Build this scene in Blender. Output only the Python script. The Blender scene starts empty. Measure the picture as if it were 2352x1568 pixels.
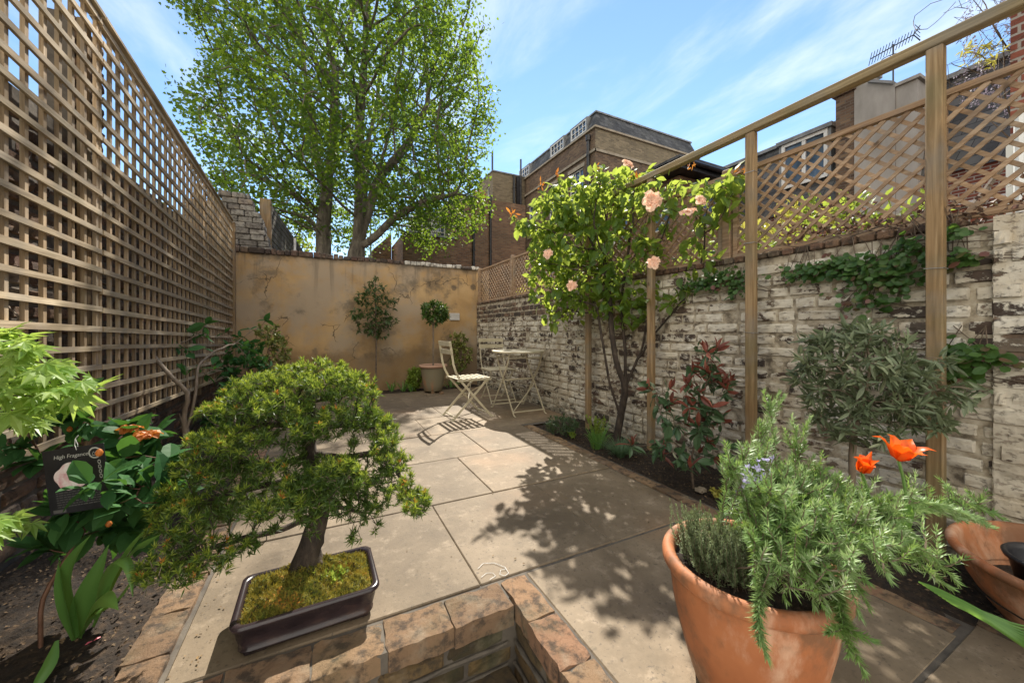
import bpy, math, random
import numpy as np
from math import radians, sin, cos, pi
from mathutils import Vector
random.seed(7)
rng = np.random.default_rng(11)
S = bpy.context.scene
COL = S.collection

# ------------------------------------------------------------------ camera
F_PX = 857.0
YAW = radians(26.7)
cam_d = bpy.data.cameras.new("camera")
cam = bpy.data.objects.new("camera", cam_d)
COL.objects.link(cam)
cam.location = (0, 0, 1.0)
cam.rotation_euler = (radians(90), 0, -YAW)
cam_d.sensor_width = 36
cam_d.lens = F_PX / 2352 * 36
cam_d.shift_y = -0.0115
cam_d.clip_start = 0.02
cam_d.clip_end = 600
S.camera = cam

# ------------------------------------------------------------------ light
SUN_EL = radians(46.8)
SUN_AZ = radians(30.2)            # clockwise from +Y
sunv = Vector((sin(SUN_AZ) * cos(SUN_EL), cos(SUN_AZ) * cos(SUN_EL), sin(SUN_EL)))
sd = bpy.data.lights.new("sun", 'SUN')
sd.energy = 5.0
sd.angle = radians(0.55)
sd.color = (1.0, 0.93, 0.82)
so = bpy.data.objects.new("sun", sd)
so.rotation_euler = sunv.to_track_quat('Z', 'Y').to_euler()
so.location = (3, 6, 12)
COL.objects.link(so)

w = bpy.data.worlds.new("World")
S.world = w
w.use_nodes = True
nt = w.node_tree
nt.nodes.clear()
out = nt.nodes.new('ShaderNodeOutputWorld')
bg = nt.nodes.new('ShaderNodeBackground')
sky = nt.nodes.new('ShaderNodeTexSky')
sky.sky_type = 'NISHITA'
sky.sun_disc = False
sky.sun_elevation = SUN_EL
sky.sun_rotation = SUN_AZ
sky.air_density = 1.0
sky.dust_density = 0.0
sky.ozone_density = 2.2
sky.altitude = 0
bg.inputs['Strength'].default_value = 0.15
# thin streaky clouds mixed over the sky
tc = nt.nodes.new('ShaderNodeTexCoord')
sep = nt.nodes.new('ShaderNodeSeparateXYZ')
nt.links.new(tc.outputs['Generated'], sep.inputs[0])
mx = nt.nodes.new('ShaderNodeMath'); mx.operation = 'MAXIMUM'; mx.inputs[1].default_value = 0.06
nt.links.new(sep.outputs['Z'], mx.inputs[0])
dv1 = nt.nodes.new('ShaderNodeMath'); dv1.operation = 'DIVIDE'
dv2 = nt.nodes.new('ShaderNodeMath'); dv2.operation = 'DIVIDE'
nt.links.new(sep.outputs['X'], dv1.inputs[0]); nt.links.new(mx.outputs[0], dv1.inputs[1])
nt.links.new(sep.outputs['Y'], dv2.inputs[0]); nt.links.new(mx.outputs[0], dv2.inputs[1])
cmb = nt.nodes.new('ShaderNodeCombineXYZ')
nt.links.new(dv1.outputs[0], cmb.inputs[0]); nt.links.new(dv2.outputs[0], cmb.inputs[1])
mp = nt.nodes.new('ShaderNodeMapping')
mp.inputs['Rotation'].default_value = (0, 0, radians(-35))
mp.inputs['Scale'].default_value = (1.0, 0.42, 1)
mp.inputs['Location'].default_value = (1.1, 3.35, 0)
nt.links.new(cmb.outputs[0], mp.inputs[0])
cn = nt.nodes.new('ShaderNodeTexNoise')
cn.inputs['Scale'].default_value = 2.1
cn.inputs['Detail'].default_value = 7
cn.inputs['Roughness'].default_value = 0.6
cn.inputs['Distortion'].default_value = 0.35
nt.links.new(mp.outputs[0], cn.inputs['Vector'])
cr = nt.nodes.new('ShaderNodeMapRange')
cr.interpolation_type = 'SMOOTHSTEP'
cr.inputs['From Min'].default_value = 0.43
cr.inputs['From Max'].default_value = 0.78
cr.inputs['To Max'].default_value = 0.45
nt.links.new(cn.outputs[0], cr.inputs['Value'])
cm = nt.nodes.new('ShaderNodeMixRGB')
cm.inputs['Color2'].default_value = (5.2, 5.2, 5.3, 1)
tint = nt.nodes.new('ShaderNodeMixRGB'); tint.blend_type = 'MULTIPLY'; tint.inputs[0].default_value = 1
tint.inputs['Color2'].default_value = (0.78, 0.82, 0.82, 1)
nt.links.new(sky.outputs[0], tint.inputs['Color1'])
nt.links.new(tint.outputs[0], cm.inputs['Color1'])
nt.links.new(cr.outputs[0], cm.inputs[0])
# bright cloud bank added behind the camera, out of view, to fill shaded walls
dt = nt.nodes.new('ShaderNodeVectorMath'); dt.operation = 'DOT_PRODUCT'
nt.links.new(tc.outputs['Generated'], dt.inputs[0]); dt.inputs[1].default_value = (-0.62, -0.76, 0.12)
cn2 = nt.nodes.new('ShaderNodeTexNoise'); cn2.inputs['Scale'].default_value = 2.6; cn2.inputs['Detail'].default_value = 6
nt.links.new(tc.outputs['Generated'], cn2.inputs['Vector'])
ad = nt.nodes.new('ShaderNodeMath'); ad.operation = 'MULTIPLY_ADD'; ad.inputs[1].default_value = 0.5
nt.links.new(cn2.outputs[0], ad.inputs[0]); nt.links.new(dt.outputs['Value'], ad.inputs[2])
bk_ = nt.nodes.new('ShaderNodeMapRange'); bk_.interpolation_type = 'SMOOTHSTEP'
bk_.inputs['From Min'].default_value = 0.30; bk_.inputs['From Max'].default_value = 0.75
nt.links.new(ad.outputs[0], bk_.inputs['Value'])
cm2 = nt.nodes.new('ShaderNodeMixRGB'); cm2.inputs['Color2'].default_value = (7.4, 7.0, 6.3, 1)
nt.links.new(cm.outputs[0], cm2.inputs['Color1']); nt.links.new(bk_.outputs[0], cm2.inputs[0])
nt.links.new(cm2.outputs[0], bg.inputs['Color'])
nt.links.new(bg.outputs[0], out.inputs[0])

S.view_settings.view_transform = 'Standard'
S.view_settings.look = 'None'
S.view_settings.exposure = 0.98
S.view_settings.gamma = 1.0
S.render.film_transparent = False
try:
    S.cycles.max_bounces = 8
    S.cycles.diffuse_bounces = 4
    S.cycles.transparent_max_bounces = 8
    S.cycles.use_denoising = True
except Exception:
    pass

# ------------------------------------------------------------------ positions
FW = np.array([sin(YAW), cos(YAW), 0.0])
RT = np.array([cos(YAW), -sin(YAW), 0.0])
UP = np.array([0, 0, 1.0])
def W(u, v, t):
    """point at distance t along the garden view, read from the survey sketch"""
    return t * (FW + RT * (u - 1176) / F_PX) + UP * (1 + (757 - v) / F_PX * t)
def G(u, v, z=0.0):
    t = (1 - z) * F_PX / (v - 757)
    return W(u, v, t)

# ------------------------------------------------------------------ mesh helpers
class MB:
    def __init__(s):
        s.v = []; s.n = 0; s.f = []; s.m = []
    def raw(s, verts, faces, m=0):
        verts = np.asarray(verts, float).reshape(-1, 3)
        if not isinstance(faces, np.ndarray):
            bysz = {}
            for f in faces: bysz.setdefault(len(f), []).append(f)
            for k in bysz:
                a = np.array(bysz[k], int) + s.n
                s.f.append(a); s.m.append(np.full(len(a), m))
        else:
            s.f.append(faces + s.n); s.m.append(np.full(len(faces), m))
        s.v.append(verts); s.n += len(verts)
    def box(s, x0, x1, y0, y1, z0, z1, m=0):
        v = [(x, y, z) for z in (z0, z1) for y in (y0, y1) for x in (x0, x1)]
        s.raw(v, [(0,2,3,1),(4,5,7,6),(0,1,5,4),(2,6,7,3),(0,4,6,2),(1,3,7,5)], m)
    def bbox(s, x0, x1, y0, y1, z0, z1, b=0.004, m=0):
        """box with chamfered edges"""
        c = np.array([(x0+x1)/2, (y0+y1)/2, (z0+z1)/2]); h = np.array([(x1-x0)/2, (y1-y0)/2, (z1-z0)/2])
        b = min(b, *(h * .9))
        v = []; idx = {}
        for sx in (-1,1):
            for sy in (-1,1):
                for sz in (-1,1):
                    sg = np.array([sx,sy,sz])
                    for ax in range(3):
                        p = h - b; p = p.copy(); p[ax] = h[ax]
                        idx[(sx,sy,sz,ax)] = len(v); v.append(c + sg * p)
        f = []
        def q(a): f.append(tuple(a))
        for ax in range(3):
            o = [i for i in range(3) if i != ax]
            for sg in (-1,1):
                r = []
                for a, bb in ((-1,-1),(1,-1),(1,1),(-1,1)):
                    k = [0,0,0]; k[ax] = sg; k[o[0]] = a; k[o[1]] = bb
                    r.append(idx[(*k, ax)])
                flip = (sg < 0) != (ax == 1)
                q(r[::-1] if flip else r)
        for ax in range(3):      # edges along ax
            o = [i for i in range(3) if i != ax]
            for a in (-1,1):
                for bb in (-1,1):
                    k0 = [0,0,0]; k0[ax] = -1; k0[o[0]] = a; k0[o[1]] = bb
                    k1 = list(k0); k1[ax] = 1
                    r = [idx[(*k0,o[0])], idx[(*k1,o[0])], idx[(*k1,o[1])], idx[(*k0,o[1])]]
                    q(r if (a*bb > 0) != (ax == 1) else r[::-1])
        for sx in (-1,1):
            for sy in (-1,1):
                for sz in (-1,1):
                    r = [idx[(sx,sy,sz,0)], idx[(sx,sy,sz,1)], idx[(sx,sy,sz,2)]]
                    q(r if sx*sy*sz > 0 else r[::-1])
        s.raw(v, f, m)
    def bar(s, a, b, w, h, up=(0,0,1), m=0, w2=None, h2=None):
        """rectangular bar a->b; w across, h along up"""
        a = np.asarray(a, float); b = np.asarray(b, float); d = b - a; d /= np.linalg.norm(d)
        up = np.asarray(up, float); sd_ = np.cross(d, up)
        if np.linalg.norm(sd_) < 1e-6: sd_ = np.cross(d, (1,0,0))
        sd_ /= np.linalg.norm(sd_); u = np.cross(sd_, d)
        w2 = w if w2 is None else w2; h2 = h if h2 is None else h2
        v = []
        for p, ww, hh in ((a, w, h), (b, w2, h2)):
            for x, y in ((-1,-1),(1,-1),(1,1),(-1,1)):
                v.append(p + sd_*x*ww/2 + u*y*hh/2)
        s.raw(v, [(0,1,2,3)[::-1],(4,5,6,7),(0,1,5,4),(1,2,6,5),(2,3,7,6),(3,0,4,7)][0:], m)
    def tube(s, pts, r, n=6, m=0, cap=True):
        P = np.asarray(pts, float); k = len(P)
        r = np.broadcast_to(np.asarray(r, float), (k,))
        T = np.gradient(P, axis=0); T /= np.linalg.norm(T, axis=1)[:, None] + 1e-12
        a = np.array([0,0,1.0]) if abs(T[0][2]) < .9 else np.array([1.0,0,0])
        U = np.zeros_like(P)
        u = np.cross(T[0], a); u /= np.linalg.norm(u)
        for i in range(k):
            u = u - T[i]*np.dot(u, T[i]); u /= np.linalg.norm(u) + 1e-12; U[i] = u
        V = np.cross(T, U)
        an = np.linspace(0, 2*pi, n, endpoint=False)
        ring = P[:,None] + r[:,None,None]*(U[:,None]*np.cos(an)[None,:,None] + V[:,None]*np.sin(an)[None,:,None])
        verts = ring.reshape(-1,3)
        i = np.arange(k-1)[:,None]*n; j = np.arange(n)[None]; jn = (j+1) % n
        f = np.stack([i+j, i+jn, i+n+jn, i+n+j], -1).reshape(-1,4)
        s.raw(verts, f, m)
        if cap and n > 2:
            s.f.append(np.array([list(range(n))[::-1]]) + s.n - k*n); s.m.append(np.array([m]))
            s.f.append(np.array([list(range((k-1)*n, k*n))]) + s.n - k*n); s.m.append(np.array([m]))
    def lathe(s, prof, c=(0,0,0), n=40, m=0, wob=0):
        """prof: list of (r, z); wob: slight hand-thrown irregularity"""
        c = np.asarray(c, float); an = np.linspace(0, 2*pi, n, endpoint=False)
        R = np.array([p[0] for p in prof]); Z = np.array([p[1] for p in prof])
        rr = R[:,None]*(1 + wob*np.sin(an*2+1)[None] + wob*.5*np.sin(an*3+Z[:,None]*9))
        v = np.stack([rr*np.cos(an), rr*np.sin(an), np.broadcast_to(Z[:,None], rr.shape)], -1).reshape(-1,3) + c
        k = len(prof)
        i = np.arange(k-1)[:,None]*n; j = np.arange(n)[None]; jn = (j+1) % n
        s.raw(v, np.stack([i+j, i+jn, i+n+jn, i+n+j], -1).reshape(-1,4), m)
    def leaves(s, tpl, P, D, Nn, size, m=0, wid=1.0):
        """instance a leaf template as real faces: P positions, D length dirs, Nn rough normals"""
        tv, tf = tpl
        P = np.asarray(P, float); N = len(P)
        if N == 0: return
        D = D/(np.linalg.norm(D, axis=1)[:,None]+1e-9)
        Sd = np.cross(Nn, D); Sd /= np.linalg.norm(Sd, axis=1)[:,None]+1e-9
        Z = np.cross(D, Sd)
        sz = np.broadcast_to(np.asarray(size, float), (N,))[:,None,None]
        wd = np.broadcast_to(np.asarray(wid, float), (N,))[:,None,None]
        v = P[:,None] + sz*(tv[None,:,0:1]*D[:,None] + wd*tv[None,:,1:2]*Sd[:,None] + tv[None,:,2:3]*Z[:,None])
        k = len(tv)
        base = s.n
        s.v.append(v.reshape(-1,3)); s.n += N*k
        for fs in tf:
            a = (np.arange(N)[:,None,None]*k + fs[None]).reshape(-1, fs.shape[1]) + base
            s.f.append(a); s.m.append(np.full(len(a), m))
    def blade(s, pts, wid, side, cup=0.15, m=0):
        """strap/petal surface along pts with widths wid"""
        P = np.asarray(pts, float); k = len(P); side = np.asarray(side, float)
        T = np.gradient(P, axis=0); T /= np.linalg.norm(T, axis=1)[:,None]
        sd_ = side[None] - T*(T@side)[:,None]; sd_ /= np.linalg.norm(sd_, axis=1)[:,None]
        nn = np.cross(sd_, T)
        wd = np.asarray(wid, float)[:,None]
        rows = []
        for a in (-1, -.5, 0, .5, 1):
            rows.append(P + sd_*a*wd/2 + nn*(abs(a)**1.5)*cup*wd)
        v = np.stack(rows, 1).reshape(-1,3)
        i = np.arange(k-1)[:,None]*5; j = np.arange(4)[None]
        s.raw(v, np.stack([i+j, i+j+1, i+5+j+1, i+5+j], -1).reshape(-1,4), m)
    def build(s, name, mats, parent=None, smooth=False, local=False):
        me = bpy.data.meshes.new(name)
        V = np.concatenate(s.v) if s.v else np.zeros((0,3))
        if parent is not None and not local:
            V = V - np.array(parent.location)
        me.vertices.add(len(V)); me.vertices.foreach_set('co', V.ravel())
        lt = np.concatenate([np.full(len(f), f.shape[1]) for f in s.f])
        li = np.concatenate([f.ravel() for f in s.f])
        me.loops.add(len(li)); me.loops.foreach_set('vertex_index', li)
        me.polygons.add(len(lt))
        me.polygons.foreach_set('loop_start', np.concatenate([[0], np.cumsum(lt)[:-1]]))
        me.polygons.foreach_set('loop_total', lt)
        me.polygons.foreach_set('material_index', np.concatenate(s.m).astype(int))
        me.polygons.foreach_set('use_smooth', np.full(len(lt), bool(smooth)))
        for mt in (mats if isinstance(mats, (list, tuple)) else [mats]): me.materials.append(mt)
        me.update(calc_edges=True); me.validate()
        o = bpy.data.objects.new(name, me); COL.objects.link(o)
        if parent is not None: o.parent = parent
        return o

def thing(name, label, cat, loc=(0,0,0), rotz=0, group=None):
    o = bpy.data.objects.new(name, None); o.empty_display_size = .1
    COL.objects.link(o); o.location = tuple(float(a) for a in loc); o.rotation_euler = (0,0,rotz)
    return tag(o, label, cat, group)
def tag(o, label, cat, group=None, kind=None):
    o['label'] = label; o['category'] = cat
    if group: o['group'] = group
    if kind: o['kind'] = kind
    return o
def struct(o, label=None, cat=None):
    o['kind'] = 'structure'
    if label: o['label'] = label; o['category'] = cat or o.name
    return o
def plabel(o, label): o['label'] = label; return o

# ------------------------------------------------------------------ material helpers
def mat_new(name):
    m = bpy.data.materials.new(name); m.use_nodes = True
    t = m.node_tree
    return m, t, t.nodes['Principled BSDF'], t.nodes['Material Output']
def nd(t, typ, **kw):
    n = t.nodes.new(typ)
    for k, v in kw.items():
        if k in n.inputs: n.inputs[k].default_value = v
        else: setattr(n, k, v)
    return n
def lk(t, a, b): t.links.new(a, b)
def c4(c): return (c[0], c[1], c[2], 1)
def ramp(t, fac, stops, interp='LINEAR'):
    r = t.nodes.new('ShaderNodeValToRGB'); r.color_ramp.interpolation = interp
    el = r.color_ramp.elements
    while len(el) > 1: el.remove(el[0])
    el[0].position = stops[0][0]; el[0].color = c4(stops[0][1])
    for p, c in stops[1:]:
        e = el.new(p); e.color = c4(c)
    if fac is not None: lk(t, fac, r.inputs[0])
    return r
def mixc(t, a, b, f, mode='MIX'):
    n = t.nodes.new('ShaderNodeMixRGB'); n.blend_type = mode
    for i, x in ((1, a), (2, b)):
        if isinstance(x, tuple): n.inputs[i].default_value = c4(x)
        else: lk(t, x, n.inputs[i])
    if isinstance(f, (int, float)): n.inputs[0].default_value = f
    else: lk(t, f, n.inputs[0])
    return n.outputs[0]
def mth(t, op, a, b=0.0, clamp=False):
    n = t.nodes.new('ShaderNodeMath'); n.operation = op; n.use_clamp = clamp
    for i, x in ((0, a), (1, b)):
        if isinstance(x, (int, float)): n.inputs[i].default_value = x
        else: lk(t, x, n.inputs[i])
    return n.outputs[0]
def mrange(t, v, a, b, c=0.0, d=1.0, smooth=True):
    n = t.nodes.new('ShaderNodeMapRange')
    if smooth: n.interpolation_type = 'SMOOTHSTEP'
    lk(t, v, n.inputs['Value'])
    n.inputs['From Min'].default_value = a; n.inputs['From Max'].default_value = b
    n.inputs['To Min'].default_value = c; n.inputs['To Max'].default_value = d
    return n.outputs[0]
def coords(t, stretch=(1,1,1), loc=(0,0,0), rot=(0,0,0)):
    tc = nd(t, 'ShaderNodeTexCoord'); mp = nd(t, 'ShaderNodeMapping')
    mp.inputs['Scale'].default_value = stretch; mp.inputs['Location'].default_value = loc
    mp.inputs['Rotation'].default_value = rot
    lk(t, tc.outputs['Object'], mp.inputs[0]); return mp.outputs[0]
def noise(t, vec, scale, detail=5, rough=.55, dist=0.0):
    n = nd(t, 'ShaderNodeTexNoise'); lk(t, vec, n.inputs['Vector'])
    n.inputs['Scale'].default_value = scale; n.inputs['Detail'].default_value = detail
    n.inputs['Roughness'].default_value = rough; n.inputs['Distortion'].default_value = dist
    return n.outputs[0]
def island(t): return nd(t, 'ShaderNodeNewGeometry').outputs['Random Per Island']
def bump(t, b, h, strength=.4, dist=.01):
    n = nd(t, 'ShaderNodeBump'); n.inputs['Strength'].default_value = strength
    n.inputs['Distance'].default_value = dist; lk(t, h, n.inputs['Height']); lk(t, n.outputs[0], b.inputs['Normal'])

def mat_simple(name, stops, scale=8, rough=.7, bmp=.3, stretch=(1,1,1), isl=.15, detail=6, bscale=None, metal=0, bdist=.004, dist=0.0, spec=.5):
    m, t, b, o = mat_new(name)
    v = coords(t, stretch); n = noise(t, v, scale, detail, .6, dist)
    c = ramp(t, n, stops).outputs[0]
    if isl:
        k = mth(t, 'ADD', mth(t, 'MULTIPLY', island(t), 2*isl), 1-isl)
        mul = nd(t, 'ShaderNodeVectorMath', operation='SCALE'); lk(t, c, mul.inputs[0]); lk(t, k, mul.inputs['Scale']); c = mul.outputs[0]
    lk(t, c, b.inputs['Base Color'])
    b.inputs['Roughness'].default_value = rough; b.inputs['Metallic'].default_value = metal
    b.inputs['Specular IOR Level'].default_value = spec
    if bmp:
        n2 = noise(t, v, bscale or scale*3, 6, .65)
        bump(t, b, n2, bmp, bdist)
    return m

def mat_leaf(name, ca, cb, trans=None, tf=.45, rough=.45, patch=2.5, cc=None, isl=1.0, spec=.4, edge=None):
    """ca..cb leaf colours mixed per leaf, trans colour of light through the blade"""
    m, t, b, o = mat_new(name)
    v = coords(t); r = island(t)
    n = noise(t, v, patch, 2)
    f = mth(t, 'ADD', mth(t, 'MULTIPLY', r, .65*isl), mth(t, 'MULTIPLY', mrange(t, n, .3, .7), .4), True)
    stops = [(0, ca), (1, cb)] if cc is None else [(0, ca), (.8, cb), (.97, cc)]
    c = ramp(t, f, stops).outputs[0]
    lk(t, c, b.inputs['Base Color']); b.inputs['Roughness'].default_value = rough
    b.inputs['Specular IOR Level'].default_value = spec
    tr = nd(t, 'ShaderNodeBsdfTranslucent')
    if trans:
        tcx = mixc(t, c, trans, .65); 
    else: tcx = c
    lk(t, tcx, tr.inputs[0])
    mx = nd(t, 'ShaderNodeMixShader'); mx.inputs[0].default_value = tf
    lk(t, b.outputs[0], mx.inputs[1]); lk(t, tr.outputs[0], mx.inputs[2]); lk(t, mx.outputs[0], o.inputs[0])
    return m

def mat_bricktex(name, cols, mortar, scale=1.0, bw=.225, bh=.075, ms=.010, patch=None, bmp=.5, horiz=False, lumps=3):
    """courses for walls seen from afar; u = x+y so it works on both wall directions"""
    m, t, b, o = mat_new(name)
    tc = nd(t, 'ShaderNodeTexCoord'); sp = nd(t, 'ShaderNodeSeparateXYZ'); lk(t, tc.outputs['Object'], sp.inputs[0])
    u = mth(t, 'ADD', sp.outputs[0], sp.outputs[1]); cb = nd(t, 'ShaderNodeCombineXYZ')
    lk(t, u, cb.inputs[0]); lk(t, sp.outputs[2], cb.inputs[1])
    bt = nd(t, 'ShaderNodeTexBrick'); lk(t, cb.outputs[0], bt.inputs['Vector'])
    bt.inputs['Scale'].default_value = 1; bt.inputs['Brick Width'].default_value = bw; bt.inputs['Row Height'].default_value = bh
    bt.inputs['Mortar Size'].default_value = ms; bt.inputs['Mortar Smooth'].default_value = .3
    bt.inputs['Color1'].default_value = (0,0,0,1); bt.inputs['Color2'].default_value = (1,1,1,1); bt.inputs['Mortar'].default_value = (.5,.5,.5,1)
    n = noise(t, tc.outputs['Object'], lumps, 6, .6); n2 = noise(t, tc.outputs['Object'], .45, 4, .6)
    f = mth(t, 'ADD', mth(t, 'MULTIPLY', bt.outputs['Color'], .45), mth(t, 'MULTIPLY', n, .6), True)
    c = ramp(t, f, cols).outputs[0]
    if patch: c = mixc(t, c, patch, mth(t, 'MULTIPLY', mrange(t, n2, .45, .7), .75))
    c = mixc(t, c, mortar, bt.outputs['Fac'])
    lk(t, c, b.inputs['Base Color']); b.inputs['Roughness'].default_value = .9
    h = mth(t, 'ADD', mth(t, 'MULTIPLY', bt.outputs['Fac'], -1.0), mth(t, 'MULTIPLY', noise(t, tc.outputs['Object'], 40, 4), .6))
    bump(t, b, h, bmp, .012)
    return m

# leaf templates: (verts, [faces arrays])
def T(v, *fs): return (np.array(v, float), [np.array(f) for f in fs])
L_OVAL = T([(0,0,0),(.28,.2,.05),(.28,0,0),(.28,-.2,.05),(.65,.2,.03),(.65,0,-.04),(.65,-.2,.03),(1,0,-.12)],
           [(0,2,1),(0,3,2),(4,5,7),(5,6,7)], [(1,2,5,4),(2,3,6,5)])
L_CAM = T([(0,0,0),(.14,.15,.04),(.14,0,.01),(.14,-.15,.04),(.4,.25,.05),(.4,0,0),(.4,-.25,.05),(.68,.21,.03),(.68,0,-.03),(.68,-.21,.03),(.88,.09,-.04),(.88,0,-.07),(.88,-.09,-.04),(1,0,-.12)],
           [(0,2,1),(0,3,2),(10,11,13),(11,12,13)], [(1,2,5,4),(2,3,6,5),(4,5,8,7),(5,6,9,8),(7,8,11,10),(8,9,12,11)])
L_SLIM = T([(0,0,0),(.35,.11,.03),(.35,0,0),(.35,-.11,.03),(.7,.09,.0),(.7,0,-.03),(.7,-.09,.0),(1,0,-.08)],
           [(0,2,1),(0,3,2),(4,5,7),(5,6,7)], [(1,2,5,4),(2,3,6,5)])
L_KITE = T([(0,0,0),(.4,.32,.06),(1,0,-.05),(.4,-.32,.06)], [(0,2,1),(0,3,2)])
L_NEED = T([(0,0,0),(.3,.05,.01),(1,0,0),(.3,-.05,.01)], [(0,3,2,1)])
L_ROUND = T([(0,0,0),(.2,.35,.03),(.6,.45,.0),(1,.15,-.05),(1,-.15,-.05),(.6,-.45,0),(.2,-.35,.03),(.5,0,-.05)],
            [(0,7,1),(1,7,2),(2,7,3),(3,7,4),(4,7,5),(5,7,6),(6,7,0)])
def palmate(lobes, wid=.1):
    v = []; f = []
    for a, l in lobes:
        ca, sa = cos(a), sin(a); k = len(v)
        for x, y, z in ((0,0,0),(.45*l, wid*l,.03),(l,0,-.15*l),(.45*l,-wid*l,.03),(.5*l,0,-.02)):
            v.append((x*ca - y*sa, x*sa + y*ca, z))
        f += [(k,k+4,k+1),(k+1,k+4,k+2),(k+2,k+4,k+3),(k+3,k+4,k)]
    return T(v, f)
L_PALM = palmate([(0,1),(.55,.92),(-.55,.92),(1.15,.7),(-1.15,.7),(1.9,.4),(-1.9,.4)], .14)
L_PLANE = T([(0,0,0),(.15,.5,.03),(.38,.3,0),(.55,.42,.02),(.68,.2,0),(1,0,-.08),(.68,-.2,0),(.55,-.42,.02),(.38,-.3,0),(.15,-.5,.03),(.4,0,-.04)],
            [(0,10,1),(1,10,2),(2,10,3),(3,10,4),(4,10,5),(5,10,6),(6,10,7),(7,10,8),(8,10,9),(9,10,0)])

# ------------------------------------------------------------------ growth
def unit(a): return a/(np.linalg.norm(a, axis=-1, keepdims=True)+1e-9)
def colonize(A, roots, step, kill, iters=120, jit=.25, trop=(0,0,0), seed=1, infl=1e9):
    """grow branches from root polylines towards attraction points A"""
    rg = np.random.default_rng(seed)
    nodes = []; par = []
    for item in roots:
        poly, p0 = item if isinstance(item, tuple) else (item, -1)
        poly = np.asarray(poly, float)
        if p0 == -2: # attach to nearest existing
            p0 = int(np.argmin(np.linalg.norm(np.array(nodes)-poly[0], axis=1)))
        prev = p0
        if p0 < 0: nodes.append(poly[0]); par.append(-1); prev = len(nodes)-1
        for a, b in zip(poly[:-1], poly[1:]):
            k = max(1, int(round(np.linalg.norm(b-a)/step)))
            for i in range(1, k+1):
                nodes.append(a+(b-a)*i/k); par.append(prev); prev = len(nodes)-1
    Nd = np.array(nodes); par = list(par)
    alive = np.ones(len(A), bool)
    D = np.linalg.norm(A[:,None]-Nd[None], axis=2) if len(Nd)*len(A) < 4e7 else None
    near = D.argmin(1); nd_ = D.min(1); alive &= nd_ > kill*.5
    tried = {}
    for it in range(iters):
        idx = np.where(alive & (nd_ < infl))[0]
        if len(idx) == 0: break
        g = near[idx]; vec = unit(A[idx]-Nd[g])
        ug, inv = np.unique(g, return_inverse=True)
        acc = np.zeros((len(ug),3)); np.add.at(acc, inv, vec)
        acc = unit(acc)+np.array(trop)+rg.normal(0, jit, acc.shape)*.5
        new = Nd[ug]+unit(acc)*step
        keep = []
        for q, gi in enumerate(ug):
            c = tried.get(gi, 0); tried[gi] = c+1
            keep.append(c < 3)
        keep = np.array(keep)
        if not keep.any(): break
        new = new[keep]; pg = ug[keep]
        base = len(Nd); Nd = np.concatenate([Nd, new]); par += list(pg)
        dd = np.linalg.norm(A[:,None]-new[None], axis=2); mi = dd.argmin(1); md = dd.min(1)
        b = md < nd_; near[b] = base+mi[b]; nd_[b] = md[b]
        alive &= nd_ > kill
    return Nd, np.array(par)
def radii(Nd, par, rtip, rbase, e=2.3):
    n = len(Nd); acc = np.zeros(n); r = np.full(n, 1.0)
    for i in range(n-1, -1, -1):
        if acc[i] > 0: r[i] = acc[i]**(1/e)
        if par[i] >= 0: acc[par[i]] += r[i]**e
    mxr = r.max(); k = math.log(rbase/rtip)/math.log(max(mxr, 1.01))
    return rtip*r**k
def limbs(mb, Nd, par, r, n=6, rmin=0, m=0, wig=0):
    kids = [[] for _ in Nd]
    for i, p in enumerate(par):
        if p >= 0: kids[p].append(i)
    starts = [i for i, p in enumerate(par) if p < 0]
    st = [(None, s_) for s_ in starts]
    while st:
        p, i = st.pop(); ch = [] if p is None else [p]
        while True:
            ch.append(i)
            if not kids[i]: break
            ks = sorted(kids[i], key=lambda q: -r[q])
            for q in ks[1:]: st.append((i, q))
            i = ks[0]
        if len(ch) < 2 or r[ch[-1 if p is None else 1]] < rmin and r[ch[1]] < rmin: continue
        P = Nd[ch].copy()
        if len(P) > 3: P[1:-1] = P[1:-1]*.5+(P[:-2]+P[2:])*.25
        rr = r[ch].copy()
        if p is not None: rr[0] = rr[1]
        mb.tube(P, rr, n if rr.max() > .01 else max(3, n-2), m, cap=False)
def tipdirs(Nd, par, lo=0):
    has = np.zeros(len(Nd), bool); has[par[par >= 0]] = True
    tips = np.where(~has & (par >= 0))[0]
    return tips, unit(Nd[tips]-Nd[par[tips]])
def sample_blobs(blobs, n, rg, shell=0.0):
    """points in ellipsoids [(centre, (rx,ry,rz)), ...] weighted by volume"""
    vol = np.array([np.prod(b[1])**.6 for b in blobs]); cnt = (vol/vol.sum()*n).astype(int)+1
    out_ = []
    for (c, r), k in zip(blobs, cnt):
        d = unit(rg.normal(size=(k,3))); q = rg.random(k)**(1/3); q = shell+(1-shell)*q
        out_.append(np.asarray(c)+d*q[:,None]*np.asarray(r))
    return np.concatenate(out_)
def leafset(mb, P, D, k, size, tpl, rg, spread=.9, droop=.0, upn=1.0, back=0.0, m=0, sv=.25, off=0.0, wid=1.0):
    """k leaves round each point P with twig direction D"""
    P = np.repeat(P, k, 0); D = np.repeat(D, k, 0); n = len(P)
    d = unit(D*.6+rg.normal(size=(n,3))*spread+np.array([0,0,-droop]))
    nn = unit(np.array([0,0,1.0])*upn+rg.normal(size=(n,3))*.5)
    P = P-D*(rg.random((n,1))*back)+rg.normal(size=(n,3))*off
    mb.leaves(tpl, P, d, nn, size*(1+rg.normal(size=n)*sv).clip(.4, 1.7), m, wid)
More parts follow.
